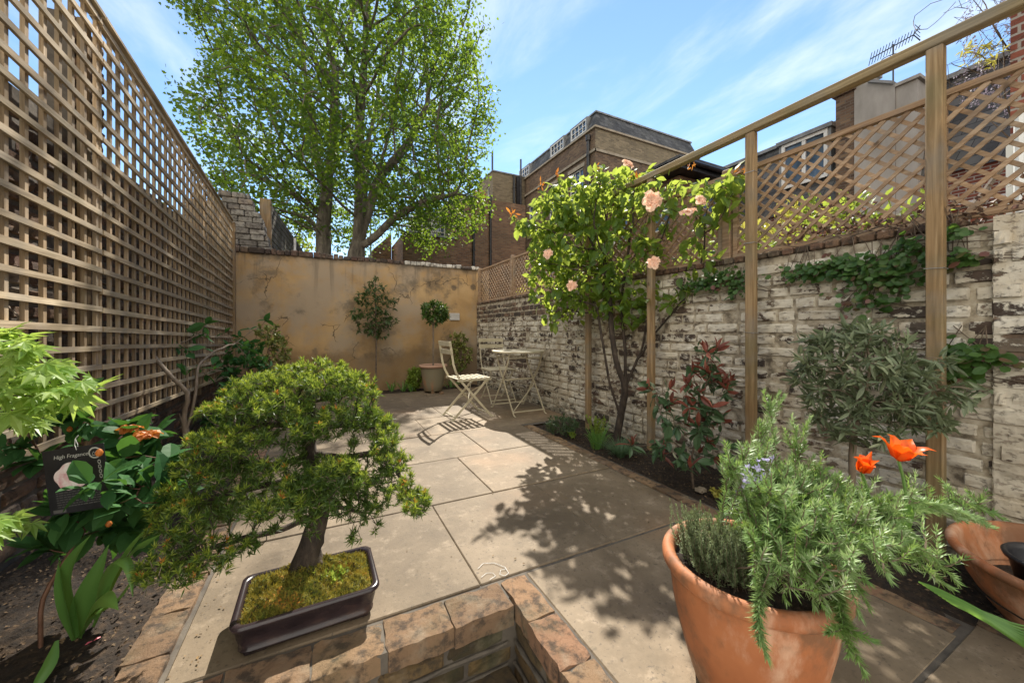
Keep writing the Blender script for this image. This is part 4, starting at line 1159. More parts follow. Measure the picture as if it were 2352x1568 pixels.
# --- low red brick outhouse row seen through the lattice
oh = thing('outhouse', 'low red brick outhouse with tiled roof seen through the diamond lattice', 'outbuilding', (8.2,3,0))
k_ = MB(); wall_open(k_, (7.6,1.05,0), (0,1,0), (-1,0,0), 4.9, 2.65, [(.9,1.75,.9,2.1),(3.2,4.0,1.3,2.3)]); k_.box(7.85,9.0,1.1,5.9,0,2.64); k_.build('wall', M_BK4, oh)
k_ = MB(); k_.raw([(7.45,.95,2.64),(7.45,6.05,2.64),(8.7,6.05,2.95),(8.7,.95,2.95)], [(0,3,2,1)]); k_.raw([(7.45,.95,2.64),(8.7,.95,2.95),(8.7,.95,2.6)], [(0,1,2)])
k_.build('roof', mat_bricktex("red_roof_tiles", [(.2,(.03,.025,.022)),(.6,(.06,.05,.045)),(.9,(.10,.085,.075))], (.03,.015,.01), bw=.17, bh=.1, ms=.008), oh)
window(oh, (7.6,1.05,0), (0,1,0), (-1,0,0), .9,1.75,.9,2.1, 2, 2, sash=False, lint=False)
window(oh, (7.6,1.05,0), (0,1,0), (-1,0,0), 3.2,4.0,1.3,2.3, 2, 2, sash=False, lint=False)
# --- far pale scaffold and gable behind the tree on the left
fh = thing('brick_house', 'distant brick house end with scaffolding pole, left of the low brown house', 'house', (2.2,19,0))
k_ = MB(); k_.box(2.1,3.0,19.4,23,0,4.9); k_.raw([(2.1,19.4,4.9),(3.0,19.4,4.9),(3.0,19.4,5.8),(2.1,23,4.9),(3.0,23,4.9),(3.0,23,5.8)], [(0,1,2),(0,2,5,3),(3,5,4)]); k_.build('wall', M_BK3, fh)
k_ = MB(); k_.tube([(2.0,19.2,0),(2.0,19.2,6.4)], .04, 6); k_.build('scaffold_pole', M_LEAD, fh)
k_ = MB(); k_.tube([(2.0,19.2,5.6),(3.2,19.2,6.1)], .03, 6); k_.build('scaffold_pole', M_LEAD, fh)
# ================================================================== BARKS AND LEAVES
M_BARK = mat_simple("grey_bark", [(.3,(.06,.05,.04)),(.55,(.17,.145,.115)),(.7,(.27,.24,.19))], 9, .9, .9, stretch=(1,1,.35), isl=0, bscale=14, bdist=.03)
M_TWIG = mat_simple("brown_twig", [(.3,(.06,.042,.028)),(.7,(.16,.12,.085))], 30, .85, .4, isl=.2)
M_DARKB = mat_simple("dark_bark", [(.3,(.018,.013,.010)),(.55,(.05,.036,.026)),(.75,(.11,.085,.06))], 30, .92, 1.0, stretch=(1,1,.4), isl=0, bscale=42, bdist=.012)
M_PALEB = mat_simple("pale_bark", [(.3,(.12,.09,.06)),(.6,(.22,.17,.12)),(.75,(.30,.25,.19))], 30, .85, .5, stretch=(1,1,.3), isl=.1)

# --- the big tree, a spreading crown of many upright limbs
def crown_pts(n, rg):
    zs = np.array([4.0, 4.8, 6.0, 8.0, 10.0, 11.6, 13.0, 14.2]); L_ = np.array([-2.4,-3.6,-3.5,-3.5,-3.9,-4.1,-3.6,-1.5]); R_h = np.array([4.2,4.7,4.8,4.9,4.6,4.4,3.4,1.2])
    out_ = []
    while len(out_) < n:
        z = rg.uniform(3.9, 14.2); l = np.interp(z, zs, L_); r = np.interp(z, zs, R_h)
        a = rg.uniform(-1,1); b = rg.uniform(-1,1)
        d = a*a+b*b
        if d > 1: continue
        if rg.random() > (.28+.72*d**.7) : continue
        if z < 4.6 and abs(a) < .35: continue
        s_ = (l+r)/2+a*(r-l)/2; q = b*4.3
        s_ += .35*sin(z*2.1+a*4); 
        out_.append(s_*RT+q*FW+np.array([0,0,z]))
    return np.array(out_)
TB = W(780,757,12.0)*[1,1,0]
bt = thing('tall_tree', 'huge spreading tree with many upright limbs and fresh green leaves beyond the ochre wall', 'tree', TB)
rg = np.random.default_rng(77)
A = crown_pts(4200, rg)+TB
def tp(s_, q, z): return TB+s_*RT+q*FW+np.array([0,0,z])
rootsT = [[tp(-.45,0,-.05),tp(-.50,0,2.5),tp(-.55,.05,4.4),tp(-.45,.1,5.6)],
          ([tp(-.45,.1,5.6),tp(-.95,.3,6.8),tp(-1.2,.5,8.5)],-2), ([tp(-.45,.1,5.6),tp(-.1,-.2,7.0),tp(.1,-.5,9)],-2),
          ([tp(-.52,0,4.7),tp(-1.5,-.2,5.4),tp(-2.8,-.4,5.9),tp(-3.7,-.5,5.9)],-2),
          ([tp(-.5,0,4.0),tp(-1.2,.3,4.7),tp(-2.2,.6,5.0)],-2),
          [tp(.55,0,-.05),tp(.50,0,3.2),tp(.62,0,3.9)],
          ([tp(.62,0,3.9),tp(.95,.1,5.0),tp(1.25,.2,6.4),tp(1.7,.3,8.2)],-2), ([tp(.55,0,3.5),tp(.75,-.3,5.0),tp(.85,-.6,6.8),tp(1.2,-1,9)],-2),
          ([tp(.60,0,3.6),tp(1.2,-.2,3.9),tp(1.9,-.4,4.5),tp(2.9,-.6,4.95),tp(3.9,-.7,5.1)],-2),
          ([tp(1.1,.15,5.8),tp(2.0,.6,7.2),tp(2.6,1,8.8)],-2), ([tp(.62,.0,3.9),tp(.5,.7,5.5),tp(.4,1.4,8)],-2)]
Nd, par = colonize(A, rootsT, .26, .42, 90, .25, (0,0,.5), 3)
r = radii(Nd, par, .014, .27, 2.2)
mb = MB(); limbs(mb, Nd, par, r, 7); mb.build('trunk', M_BARK, bt, smooth=True)
M_TREE = mat_leaf("tree_leaf", (.020,.060,.012), (.070,.145,.026), (.34,.48,.03), .5, .5, .5)
tips, td = tipdirs(Nd, par)
thin = np.where((r < .022) & (par >= 0))[0]; extra = thin[rg.random(len(thin)) < .85]
ed = unit(Nd[extra]-Nd[par[extra]])
mb = MB()
P = np.concatenate([Nd[tips], Nd[extra]]); D = np.concatenate([td, ed])
leafset(mb, P, D, 10, .098, L_PLANE, rg, 1.2, .25, .5, .25, off=.16)
leafset(mb, P, D, 9, .082, L_PLANE, rg, 1.4, .2, .5, .3, off=.20)
q = A[rg.random(len(A)) < .35]; leafset(mb, q, unit(rg.normal(size=q.shape)), 12, .09, L_PLANE, rg, 1.2, .2, .5, 0, off=.16)
mb.build('crown', M_TREE, bt)
print('TREE nodes', len(Nd), 'pts', len(P))

def shrub(name, label, cat, base, stems, blobs, nA, step, kill, rt, rb, leafm, tpl, lsize, k, rg, barkm=M_TWIG, group=None, spread=.9, droop=.1, upn=1., inner=.4, trop=(0,0,.1), off=0.0, sv=.25, parts=('stems','foliage'), wid=1.0, ret=False, shell=.2, thinr=1.6, iters=60, wobble=.3):
    t = thing(name, label, cat, base, group=group)
    A_ = sample_blobs(blobs, nA, rg, shell)
    Nd, par = colonize(A_, stems, step, kill, iters, wobble, trop, int(rg.integers(999)))
    r_ = radii(Nd, par, rt, rb)
    mb = MB(); limbs(mb, Nd, par, r_, 6); mb.build(parts[0], barkm, t, smooth=True)
    tips, td = tipdirs(Nd, par); ok = Nd[tips][:,2] > np.min(A_[:,2])-.1; tips, td = tips[ok], td[ok]
    cand = np.where((r_ < rt*thinr) & (par >= 0))[0]; ex = cand[rg.random(len(cand)) < inner]
    P = np.concatenate([Nd[tips], Nd[ex]]); D = np.concatenate([td, unit(Nd[ex]-Nd[par[ex]])])
    mb = MB(); leafset(mb, P, D, k, lsize, tpl, rg, spread, droop, upn, step*.6, sv=sv, off=off, wid=wid)
    mb.build(parts[1], leafm, t)
    return (t, Nd, par, r_, P, D) if ret else t

# --- slighter yellow-green trees further off behind the end wall
M_YTREE = mat_leaf("lime_tree_leaf", (.08,.13,.02), (.16,.22,.03), (.42,.48,.05), .5, .5, .8)
def back_tree(u, t_, zt, rad, label, seed, lm):
    b_ = W(u,757,t_)*[1,1,0]; rg = np.random.default_rng(seed)
    c_ = b_+[0,0,zt-rad*.9]
    shrub('background_tree', label, 'tree', b_, [[b_, b_+[0,0,zt-rad*1.9]]], [(c_, (rad,rad,rad*.95))], 380, .22, .4, .012, .12, lm, L_PLANE, .13, 7, rg, M_BARK, 'trees beyond the garden', inner=.7, off=.12, parts=('trunk','crown'), spread=1.2)
back_tree(650, 15, 5.6, 1.9, 'pale yellow green tree behind the slatted fence, left of the big trunks', 5, M_YTREE)
back_tree(560, 19, 6.2, 2.2, 'hazy light green tree behind the broken brick pier', 6, M_YTREE)
back_tree(120, 13, 4.6, 2.0, 'dark tree glimpsed through the left trellis openings', 7, M_TREE)
back_tree(330, 11, 4.8, 1.6, 'small tree glimpsed through the far part of the left trellis', 8, M_TREE)

# ================================================================== CLIMBING ROSE
M_ROSE = mat_leaf("rose_leaf", (.024,.075,.014), (.10,.195,.034), (.62,.72,.10), .55, .36, 3.0, isl=1)
M_ROSEY = mat_leaf("young_rose_leaf", (.28,.05,.015), (.34,.14,.02), (.75,.30,.05), .5, .4, 3)
rg = np.random.default_rng(42)
RB = np.array([2.40,2.64,0])
rs = thing('climbing_rose', 'big climbing rose with peach blooms trained over the frame on the right wall', 'rose', RB)
blobs = []
for u, v, t_, ru, rv, rf in [(1310,470,3.75,75,60,.25),(1420,450,3.55,110,60,.3),(1540,470,3.15,90,60,.28),(1650,480,2.75,75,75,.25),(1330,560,3.75,80,80,.3),(1440,570,3.5,100,90,.35),
        (1560,570,3.1,80,60,.25),(1640,610,2.8,60,50,.18),(1320,650,3.8,65,80,.28),(1440,680,3.55,85,60,.28),(1550,680,3.2,75,55,.22),(1690,440,2.6,45,45,.15),(1225,520,3.9,45,28,.15),(1480,730,3.4,60,20,.15),(1280,700,3.85,30,50,.15),(1600,655,2.95,70,35,.15),(1240,640,3.9,25,60,.12),(1270,480,3.85,45,40,.2),(1250,580,3.9,35,50,.15),(1390,640,3.5,60,60,.15),(1500,560,3.2,60,60,.15),(1700,500,2.6,40,40,.1)]:
    blobs.append((W(u,v,t_), (ru/F_PX*t_, rf+.05, rv/F_PX*t_)))
A = sample_blobs(blobs, 1900, rg, .15)
A = A[(A[:,0] < 2.50) | (A[:,2] > 2.15)]
w3 = lambda *a: [W(*p) for p in a]
stems = [[RB+[0,0,-.03]]+w3((1425,960,3.42),(1440,880,3.38),(1475,800,3.33),(1490,720,3.28),(1500,640,3.25)),
         (w3((1437,890,3.38),(1415,830,3.4),(1405,760,3.45),(1400,680,3.5),(1390,600,3.55)),-2),
         (w3((1437,890,3.38),(1436,800,3.42),(1425,700,3.45),(1440,600,3.4)),-2),
         (w3((1425,955,3.42),(1400,880,3.44),(1385,790,3.48),(1370,700,3.55)),-2),
         (w3((1465,830,3.34),(1500,770,3.2),(1560,700,3.0),(1600,650,2.9)),-2),
         (w3((1415,800,3.4),(1410,850,3.4)),-2)]
Nd, par = colonize(A, stems, .055, .085, 90, .35, (-.05,0,.05), 9)
r_ = radii(Nd, par, .0026, .034, 2.5)
mb = MB(); limbs(mb, Nd, par, r_, 7); mb.build('canes', M_DARKB, rs, smooth=True)
tips, td = tipdirs(Nd, par); tips_ok = Nd[tips][:,2] > .95; tips, td = tips[tips_ok], td[tips_ok]
cand = np.where((r_ < .0042) & (par >= 0) & (Nd[:,2] > 1.0))[0]; ex = cand[rg.random(len(cand)) < .62]
P = np.concatenate([Nd[tips], Nd[ex]]); D = np.concatenate([td, unit(Nd[ex]-Nd[par[ex]])])
mb = MB(); leafset(mb, P, D, 3, .082, L_OVAL, rg, .9, .95, .9, .03, off=.028, sv=.22, wid=1.25)
sel = A[rg.random(len(A)) < .30]; leafset(mb, sel, unit(rg.normal(size=sel.shape)), 3, .085, L_OVAL, rg, .8, 1.0, .8, .0, off=.035, sv=.22, wid=1.25)
# drooping leaflets in the outer layer
top = tips[(Nd[tips][:,2] > 1.6)]
leafset(mb, Nd[top], unit(rg.normal(size=(len(top),3))), 3, .085, L_OVAL, rg, .5, 1.3, .4, 0, off=.03, wid=1.3)
# reaching spray on the left
for sp in ([(1290,520,3.8),(1240,525,3.85),(1200,515,3.88),(1172,492,3.9)], [(1300,560,3.75),(1250,560,3.8),(1215,555,3.8)]):
    L_ = np.array(w3(*sp)); cc = MB(); cc.tube(L_, np.linspace(.004,.002,len(L_)), 5); cc.build('canes', M_DARKB, rs)
    q = np.concatenate([L_[:-1]+(L_[1:]-L_[:-1])*f for f in (.2,.5,.8)]); leafset(mb, q, unit(q*0+[-.5,0,-.2]), 4, .085, L_OVAL, rg, .6, 1.2, .4, 0, off=.02, wid=1.2)
mb.build('foliage', M_ROSE, rs)
hot = [(1245,425,3.8),(1282,405,3.75),(1372,385,3.6),(1460,400,3.3),(1595,375,2.95),(1706,385,2.5),(1178,492,3.9)]
for p in hot:
    q = W(*p); mb = MB(); leafset(mb, np.array([q]*2), np.array([[0,0,.6]]*2), 4, .06, L_SLIM, rg, .8, .5, .3, 0, off=.015, wid=1.3); mb.build('young_shoot', M_ROSEY, rs)
def petals(mb, c, r, up, rg, n=26, m=0):
    up = unit(np.asarray(up, float)); a = unit(np.cross(up, [.3,.9,.1])); b_ = np.cross(up, a)
    for i in range(n):
        f = i/n; th = i*2.4; rad = unit(a*cos(th)+b_*sin(th)); k = r*(.35+.75*f)
        lean = .25+1.0*f
        pts = [c+rad*r*.05*f, c+rad*k*.45*lean+up*k*(.6-.25*f), c+rad*k*.85*lean+up*k*(.72-.55*f), c+rad*k*1.0*lean+up*k*(.62-.62*f)]
        mb.blade(pts, [k*.3,k*.95,k*.9,k*.35], np.cross(up, rad), -.25, m)
M_PEACH = mat_leaf("peach_petal", (.85,.50,.33), (.90,.66,.50), (.9,.6,.45), .35, .5, 8)

for u, v, t_, r in [(1439,379,3.40,.036),(1494,464,3.12,.055),(1580,492,2.9,.042),(1258,585,3.9,.034),(1312,657,3.7,.034),(1501,606,3.1,.036),(1606,462,2.72,.030)]:
    f = MB(); petals(f, W(u,v,t_*.90), r*1.3, -FW*.9+np.array([0,0,.45])+rg.normal(0,.25,3), rg); f.build('flower', M_PEACH, rs)

# ================================================================== IVY ON THE RIGHT WALL
M_IVY = mat_leaf("ivy_leaf", (.022,.065,.015), (.065,.135,.03), (.20,.36,.04), .3, .45, 5, cc=(.14,.05,.045))
def ivy(label, spots, seed, size=.045, n=420):
    rg = np.random.default_rng(seed); sps = []
    for u, v, ru, rv, x in spots:
        cx_ = (u-1176)/F_PX; t_ = x/(sin(YAW)+cos(YAW)*cx_); sps.append((W(u,v,t_), ru/F_PX*t_*1.2, rv/F_PX*t_, t_))
    t = thing('ivy_plant', label, 'climber', sps[0][0], group='small creepers on the right wall')
    mb = MB(); sm = MB()
    for (c_, ru, rv, t_) in sps:
        k = int(n*ru*rv/.02); 
        y = c_[1]+rg.normal(0, ru*.5, k); z = c_[2]+rg.normal(0, rv*.5, k); P = np.stack([2.525-rg.random(k)**2*.06, y, z], -1)
        D = unit(np.stack([rg.normal(-.4,.3,k), rg.normal(0,.8,k), rg.normal(-.4,.6,k)], -1)); Nn = unit(np.stack([-np.ones(k), rg.normal(0,.3,k), rg.normal(.7,.3,k)], -1))
        mb.leaves(L_ROUND, P, D, Nn, size*(1+rg.normal(size=k)*.25).clip(.4,1.6))
        for q in range(5):
            a = c_+[0, rg.normal(0,ru*.5), rv*.6]; sm.tube([[2.535,a[1],a[2]+.1],[2.53,a[1]+rg.normal(0,.05),a[2]-rv*.5],[2.525,a[1]+rg.normal(0,.12),a[2]-rv*1.3]], .0022, 4)
    sm.build('stems', M_TWIG, t); mb.build('foliage', M_IVY, t)
ivy('creeper with round green leaves hanging down the wall between the two nearest posts', [(1985,620,60,35,2.52),(1920,605,70,22,2.52),(2040,640,50,35,2.52),(2075,600,50,28,2.52),(1860,625,60,16,2.52),(2000,690,42,28,2.52),(2090,560,30,25,2.52)], 3, .029, 210)
ivy('dark creeper patch on the wall left of the second tall post under the rose', [(1660,640,45,22,2.52),(1610,655,50,16,2.52),(1700,660,30,22,2.52)], 4, .026, 260)
ivy('small creeper tuft on the pier just right of the nearest tall post', [(2195,590,30,26,2.49),(2180,535,28,12,2.49)], 5, .028, 360)
ivy('leafy creeper clump low on the pier beside the olive', [(2215,820,42,32,2.46),(2190,860,26,20,2.46)], 6, .034, 400)
o_ = MB(); rg = np.random.default_rng(15)    # purple-leaved tangle on the wall top
k = 900; y = rg.uniform(.1,1.35,k); P = np.stack([2.62+rg.normal(0,.05,k), y, 1.50+np.abs(rg.normal(0,.06,k))+.05*np.sin(y*7)], -1)
o_.leaves(L_KITE, P, unit(rg.normal(size=(k,3))), unit(rg.normal(size=(k,3))*.5+[0,0,1]), .03)
pc = thing('creeper_tangle', 'purplish creeper tangle running along the wall top under the lattice', 'climber', (2.62,.8,1.5))
o_.build('foliage', mat_leaf("purple_leaf", (.055,.03,.03), (.10,.07,.045), (.3,.15,.1), .35, .5, 6, cc=(.18,.22,.05)), pc)
s_ = MB()
for q in range(16):
    y = rg.uniform(.05,1.3); s_.tube([(2.60,y,1.50),(2.58+rg.normal(0,.03),y+rg.normal(.1,.05),1.53),(2.56,y+.25,1.50+rg.normal(0,.015))], .0022, 4)
s_.build('stems', M_TWIG, pc)

# ================================================================== NEIGHBOUR'S SHRUBS BEHIND THE LATTICE
M_LIME = mat_leaf("lime_shrub_leaf", (.12,.20,.03), (.24,.32,.05), (.50,.60,.08), .45, .45, 2)
M_GOLD = mat_leaf("gold_shrub_leaf", (.30,.28,.05), (.42,.40,.09), (.65,.6,.12), .4, .5, 2)
M_MID = mat_leaf("mid_green_leaf", (.04,.11,.02), (.09,.20,.035), (.30,.45,.05), .4, .45, 2)
rgn = np.random.default_rng(61)
for x, y, zt, rad, mt, lab in [(3.3,1.35,1.98,.48,M_LIME,'bright green neighbour shrub showing low behind the second lattice panel'),
        (3.9,2.0,2.2,.46,M_GOLD,'golden leaved shrub behind the lattice left of the nearest post'),(3.5,2.35,2.0,.5,M_LIME,'mid green bush behind the lattice beside the second post'),
        (3.7,3.7,1.90,.55,M_LIME,'pale green bush behind the rose and lattice'),(3.6,5.0,1.95,.5,M_GOLD,'yellowish hedge clump behind the lattice left of the rose'),
        (3.7,6.3,2.0,.5,M_GOLD,'farthest yellowish hedge clump behind the corner lattice'),(3.9,.95,1.60,.30,M_MID,'low green bush behind the nearest lattice panel')]:
    b_ = np.array([x,y,0.0])
    shrub('garden_shrub', lab, 'shrub', b_, [[b_, b_+[0,0,zt-rad*1.6]]], [(b_+[0,0,zt-rad], (rad*.8,rad*1.15,rad))], 300, .07, .11, .003, .03, mt, L_OVAL, .068, 9, rgn, group='shrubs of the garden behind the right wall', inner=.7, off=.03)
# ================================================================== BONSAI
M_GLAZE = mat_simple("brown_glaze", [(.3,(.014,.010,.012)),(.55,(.030,.020,.022)),(.72,(.075,.045,.035))], 7, .24, .25, isl=0, stretch=(1,1,2.2), bscale=16, bdist=.003)
bp = thing('bonsai_pot', 'shallow rectangular dark brown glazed bonsai pot standing on the stairwell edge', 'pot', (-.043,1.50,0), radians(1.0))
def rrect(hx, hy, r, n=6):
    P = []
    for cx, cy, a0 in ((hx-r,hy-r,0),(-hx+r,hy-r,90),(-hx+r,-hy+r,180),(hx-r,-hy+r,270)):
        for i in range(n+1):
            a = radians(a0+90*i/n); P.append((cx+r*cos(a), cy+r*sin(a)))
    return P
mb = MB(); prof = [(.186,.116,.010),(.192,.122,.016),(.196,.126,.020),(.1965,.1265,.024),(.193,.123,.027),(.201,.131,.060),(.205,.135,.088),(.212,.142,.095),(.2155,.1455,.104),(.214,.144,.111),(.205,.135,.1135),(.198,.128,.111),(.194,.124,.104),(.19,.12,.085)]
rings = [np.array([(x,y,z) for x, y in rrect(hx,hy,.035)]) for hx,hy,z in prof]; n = len(rings[0])
V = np.concatenate(rings)+rng.normal(0,.0006,(n*len(rings),3))
i = np.arange(len(rings)-1)[:,None]*n; j = np.arange(n)[None]; jn = (j+1)%n
mb.raw(V, np.stack([i+j,i+jn,i+n+jn,i+n+j],-1).reshape(-1,4)); mb.raw(rings[0], [tuple(range(n))[::-1]])
mb.build('body', M_GLAZE, bp, smooth=True, local=True)
for sx in (-1,1):
    for sy in (-1,1):
        f = MB(); f.bbox(sx*.15-.03,sx*.15+.03,sy*.09-.02,sy*.09+.02,0,.012,.003); f.build('foot', M_GLAZE, bp, local=True)
MC = np.array([-.043,1.50,0])
nx, ny = 80, 54; X, Y = np.meshgrid(np.linspace(-.196,.196,nx), np.linspace(-.126,.126,ny))
def moss_z(X, Y):
    e = np.minimum((.196-np.abs(X))/.05, (.126-np.abs(Y))/.05).clip(0,1)
    d = np.hypot(X+.01, Y-.05)
    return .088+.026*np.sqrt(e)+.034*np.exp(-(d/.085)**2)+.009*np.sin(X*70+Y*30+2)*np.sin(Y*80+X*25)*e+.006*np.sin(X*160)*np.sin(Y*150+X*40)*e
_mr = np.random.default_rng(71); _mc = [(_mr.uniform(-.17,.17),_mr.uniform(-.10,.10),_mr.uniform(.010,.028),_mr.uniform(-.006,.014)) for _ in range(70)]
_mz0 = moss_z
def moss_z(X, Y):
    e = np.minimum((.196-np.abs(X))/.03, (.126-np.abs(Y))/.03).clip(0,1)
    return _mz0(X,Y)+e*sum(h*np.exp(-((X-a)**2+(Y-b)**2)/s_**2) for a,b,s_,h in _mc)
Z = moss_z(X,Y)+rng.normal(0,.0016,X.shape)
m_, t_, b_, o_ = mat_new("moss"); v_ = coords(t_); nn_ = noise(t_, v_, 11, 7, .7); n3 = noise(t_, v_, 120, 3, .6)
c_ = ramp(t_, nn_, [(.3,(.04,.07,.008)),(.43,(.14,.15,.012)),(.52,(.20,.17,.02)),(.66,(.46,.18,.025))]).outputs[0]
c_ = mixc(t_, c_, (.012,.014,.004), mrange(t_, n3, .54, .40, 0, .85)); lk(t_, c_, b_.inputs['Base Color']); b_.inputs['Roughness'].default_value = .95
bump(t_, b_, n3, 1.0, .006)
M_MOSS = m_
mb = MB(); i = np.arange(ny-1)[:,None]*nx; j = np.arange(nx-1)[None]
mb.raw(np.stack([X,Y,Z],-1).reshape(-1,3)+MC, np.stack([i+j,i+j+1,i+nx+j+1,i+nx+j],-1).reshape(-1,4))
rg = np.random.default_rng(3); k = 11000; x = rg.uniform(-.19,.19,k); y = rg.uniform(-.12,.12,k)
P = np.stack([x,y,moss_z(x,y)-.001],-1)+MC
mb.leaves(L_NEED, P, unit(rg.normal(size=(k,3))*.8+[0,0,.9]), unit(rg.normal(size=(k,3))), rg.uniform(.005,.018,k), 1, 2.0)
M_MOSSF = mat_leaf("moss_frond", (.04,.10,.012), (.27,.22,.03), (.5,.35,.04), .25, .7, 10, cc=(.5,.19,.035), isl=.7)
tag(mb.build('moss', [M_MOSS, M_MOSSF]), 'orange and green moss covering the soil in the bonsai pot', 'moss', kind='stuff')
sp_ = thing('seedling', 'tiny bright green seedling cluster growing in the moss right of the bonsai trunk', 'plant', MC+[.07,-.02,.115])
mb = MB(); k = 60; P = np.stack([rg.normal(.07,.022,k), rg.normal(-.02,.018,k), np.full(k,.12)],-1)+MC; P[:,2] = moss_z(P[:,0]-MC[0],P[:,1]-MC[1])
leafset(mb, P, np.tile([0,0,1.],(k,1)), 3, .015, L_OVAL, rg, .7, .1, 1, 0); mb.build('foliage', M_LIME, sp_)

bz = thing('bonsai_tree', 'needle-leaved bonsai with thick dark trunk and broad layered crown in the foreground', 'bonsai', MC+[-.02,.06,.12])
rg = np.random.default_rng(19)
pads = [(705,868,120,34,1.50,.20),(620,905,95,36,1.47,.18),(790,905,85,40,1.50,.18),(560,950,85,34,1.44,.16),(690,930,110,34,1.38,.14),(830,960,62,38,1.48,.14),(520,1010,75,30,1.42,.15),
        (600,1010,95,34,1.33,.13),(870,1000,46,34,1.46,.12),(740,985,60,22,1.33,.1),(470,1075,70,34,1.36,.14),(570,1085,100,36,1.28,.13),(660,1120,85,34,1.25,.12),(770,1110,70,32,1.27,.12),(900,1050,46,34,1.42,.12),
        (880,1100,60,36,1.38,.12),(940,1140,50,30,1.36,.11),(850,1160,50,24,1.30,.1),(760,1165,35,24,1.25,.06),(400,1150,48,36,1.30,.12),(480,1165,80,40,1.24,.14),(590,1160,60,26,1.22,.1),(360,1210,28,26,1.22,.08),(430,1215,60,26,1.2,.1),
        (390,1300,80,38,1.12,.11),(480,1275,70,28,1.13,.1),(560,1250,45,18,1.18,.06),(620,1225,26,12,1.24,.05),(540,1195,26,14,1.2,.05),(815,1235,26,16,1.30,.04),(860,1215,22,12,1.32,.04),(340,1320,38,26,1.1,.07),(965,1165,28,22,1.36,.06),(720,1230,16,14,1.2,.03)]
pads += [(800,962,70,24,1.44,.10),(745,1000,45,22,1.38,.07),(690,1020,50,22,1.34,.06),(820,1010,36,16,1.42,.06),(700,1195,46,18,1.22,.05),(790,1175,40,18,1.26,.05),(660,1165,60,24,1.20,.06),(690,975,60,22,1.27,.06),(760,1085,70,28,1.22,.06),(690,1120,70,28,1.20,.06),(805,1110,50,28,1.25,.06),(740,1150,50,20,1.2,.05),(640,1065,60,24,1.24,.06),(850,1180,40,18,1.28,.05),(760,955,50,18,1.3,.05),(610,1185,50,18,1.18,.05),(740,1105,80,30,1.24,.07),(690,1150,50,22,1.2,.06),(820,1120,50,28,1.28,.07),(775,1060,40,16,1.3,.05)]
blobs = []
for u,v,ru,rv,t,rf in pads:      # each pad broken into lumps so the outline stays uneven
    for q in range(3 if ru > 40 else 1):
        a = rg.uniform(0,2*pi); k = .45 if ru > 40 else 0
        blobs.append((W(u+ru*k*cos(a), v+rv*k*sin(a)+rg.normal(0,4), t+rg.normal(0,rf*.3)), (ru/F_PX*t*.68, rf*.8, rv/F_PX*t*.72)))
A = sample_blobs(blobs, 3800, rg, .25)
tr = w3((700,1305,1.372),(716,1240,1.385),(738,1165,1.39),(722,1090,1.40),(708,1035,1.41),(716,975,1.42),(712,900,1.44))
stems = [tr, (w3((735,1175,1.39),(650,1215,1.33),(560,1235,1.22),(470,1262,1.15),(400,1290,1.12)),-2), (w3((722,1095,1.40),(620,1110,1.33),(500,1140,1.27),(410,1170,1.26)),-2),
         (w3((708,1045,1.41),(640,1065,1.40),(560,1060,1.38),(480,1070,1.36)),-2), (w3((708,1040,1.41),(790,1052,1.42),(880,1035,1.44),(910,1080,1.42),(940,1130,1.37)),-2),
         (w3((714,985,1.42),(800,975,1.45),(865,985,1.46)),-2), (w3((716,975,1.42),(620,975,1.43),(540,985,1.42)),-2), (w3((735,1150,1.39),(800,1170,1.34),(850,1180,1.33)),-2), (w3((712,930,1.44),(650,915,1.46)),-2), (w3((712,920,1.44),(780,915,1.48)),-2)]
Nd, par = colonize(A, stems, .022, .030, 70, .35, (0,0,.1), 9)
r_ = radii(Nd, par, .0013, .036, 2.2)
mb = MB(); limbs(mb, Nd, par, r_, 9)
tr = np.array(tr); rr = np.interp(np.linspace(0,1,26),[0,.12,.3,.6,1],[.058,.040,.034,.026,.012])
tt = np.linspace(0, len(tr)-1, 26); TR = np.stack([np.interp(tt, range(len(tr)), tr[:,q]) for q in range(3)],-1); TR[1:-1] = (TR[:-2]+TR[2:])/2; TR += rg.normal(0,.0018,TR.shape); TR[0,2] -= .02
tb_ = MB(); tb_.tube(TR, rr*(1+rg.normal(0,.07,26)), 14)
for a in range(7):
    th = a*.9+.3; e = .085+.02*sin(a*5); R0 = TR[1]; p2 = R0+[cos(th)*e,sin(th)*e,0]; p2[2] = moss_z(p2[0]-MC[0], p2[1]-MC[1])-.006
    tb_.tube([TR[3]-[0,0,.01], R0+[cos(th)*.04,sin(th)*.04,-.005], p2], [.026,.018,.005], 8)
tb_.build('trunk', M_DARKB, bz, smooth=True)
mb.build('branches', M_DARKB, bz, smooth=True)
tips, td = tipdirs(Nd, par); okk = Nd[tips][:,2] > .2; tips, td = tips[okk], td[okk]
cand = np.where((r_ < .0034) & (par >= 0) & (Nd[:,2] > .2))[0]; ex = cand[rg.random(len(cand)) < .62]
P = np.concatenate([Nd[tips], Nd[ex]]); D = unit(np.concatenate([td, unit(Nd[ex]-Nd[par[ex]])])*.5+rg.normal(0,.35,(len(tips)+len(ex),3))+[0,0,.75])
qa = A[(A[:,2] > .2) & (rg.random(len(A)) < .60)]; nn_i = np.array([np.argmin(((Nd-a)**2).sum(1)) for a in qa]); tw = MB()
for a, n_i in zip(qa, nn_i):
    if np.linalg.norm(a-Nd[n_i]) > .006: tw.tube([Nd[n_i], a], [.0014,.001], 3, cap=False)
tw.build('twigs', M_PALEB, bz)
P = np.concatenate([P, qa]); D = np.concatenate([D, unit((qa-Nd[nn_i])*20+rg.normal(0,.35,qa.shape)+[0,0,.7])])
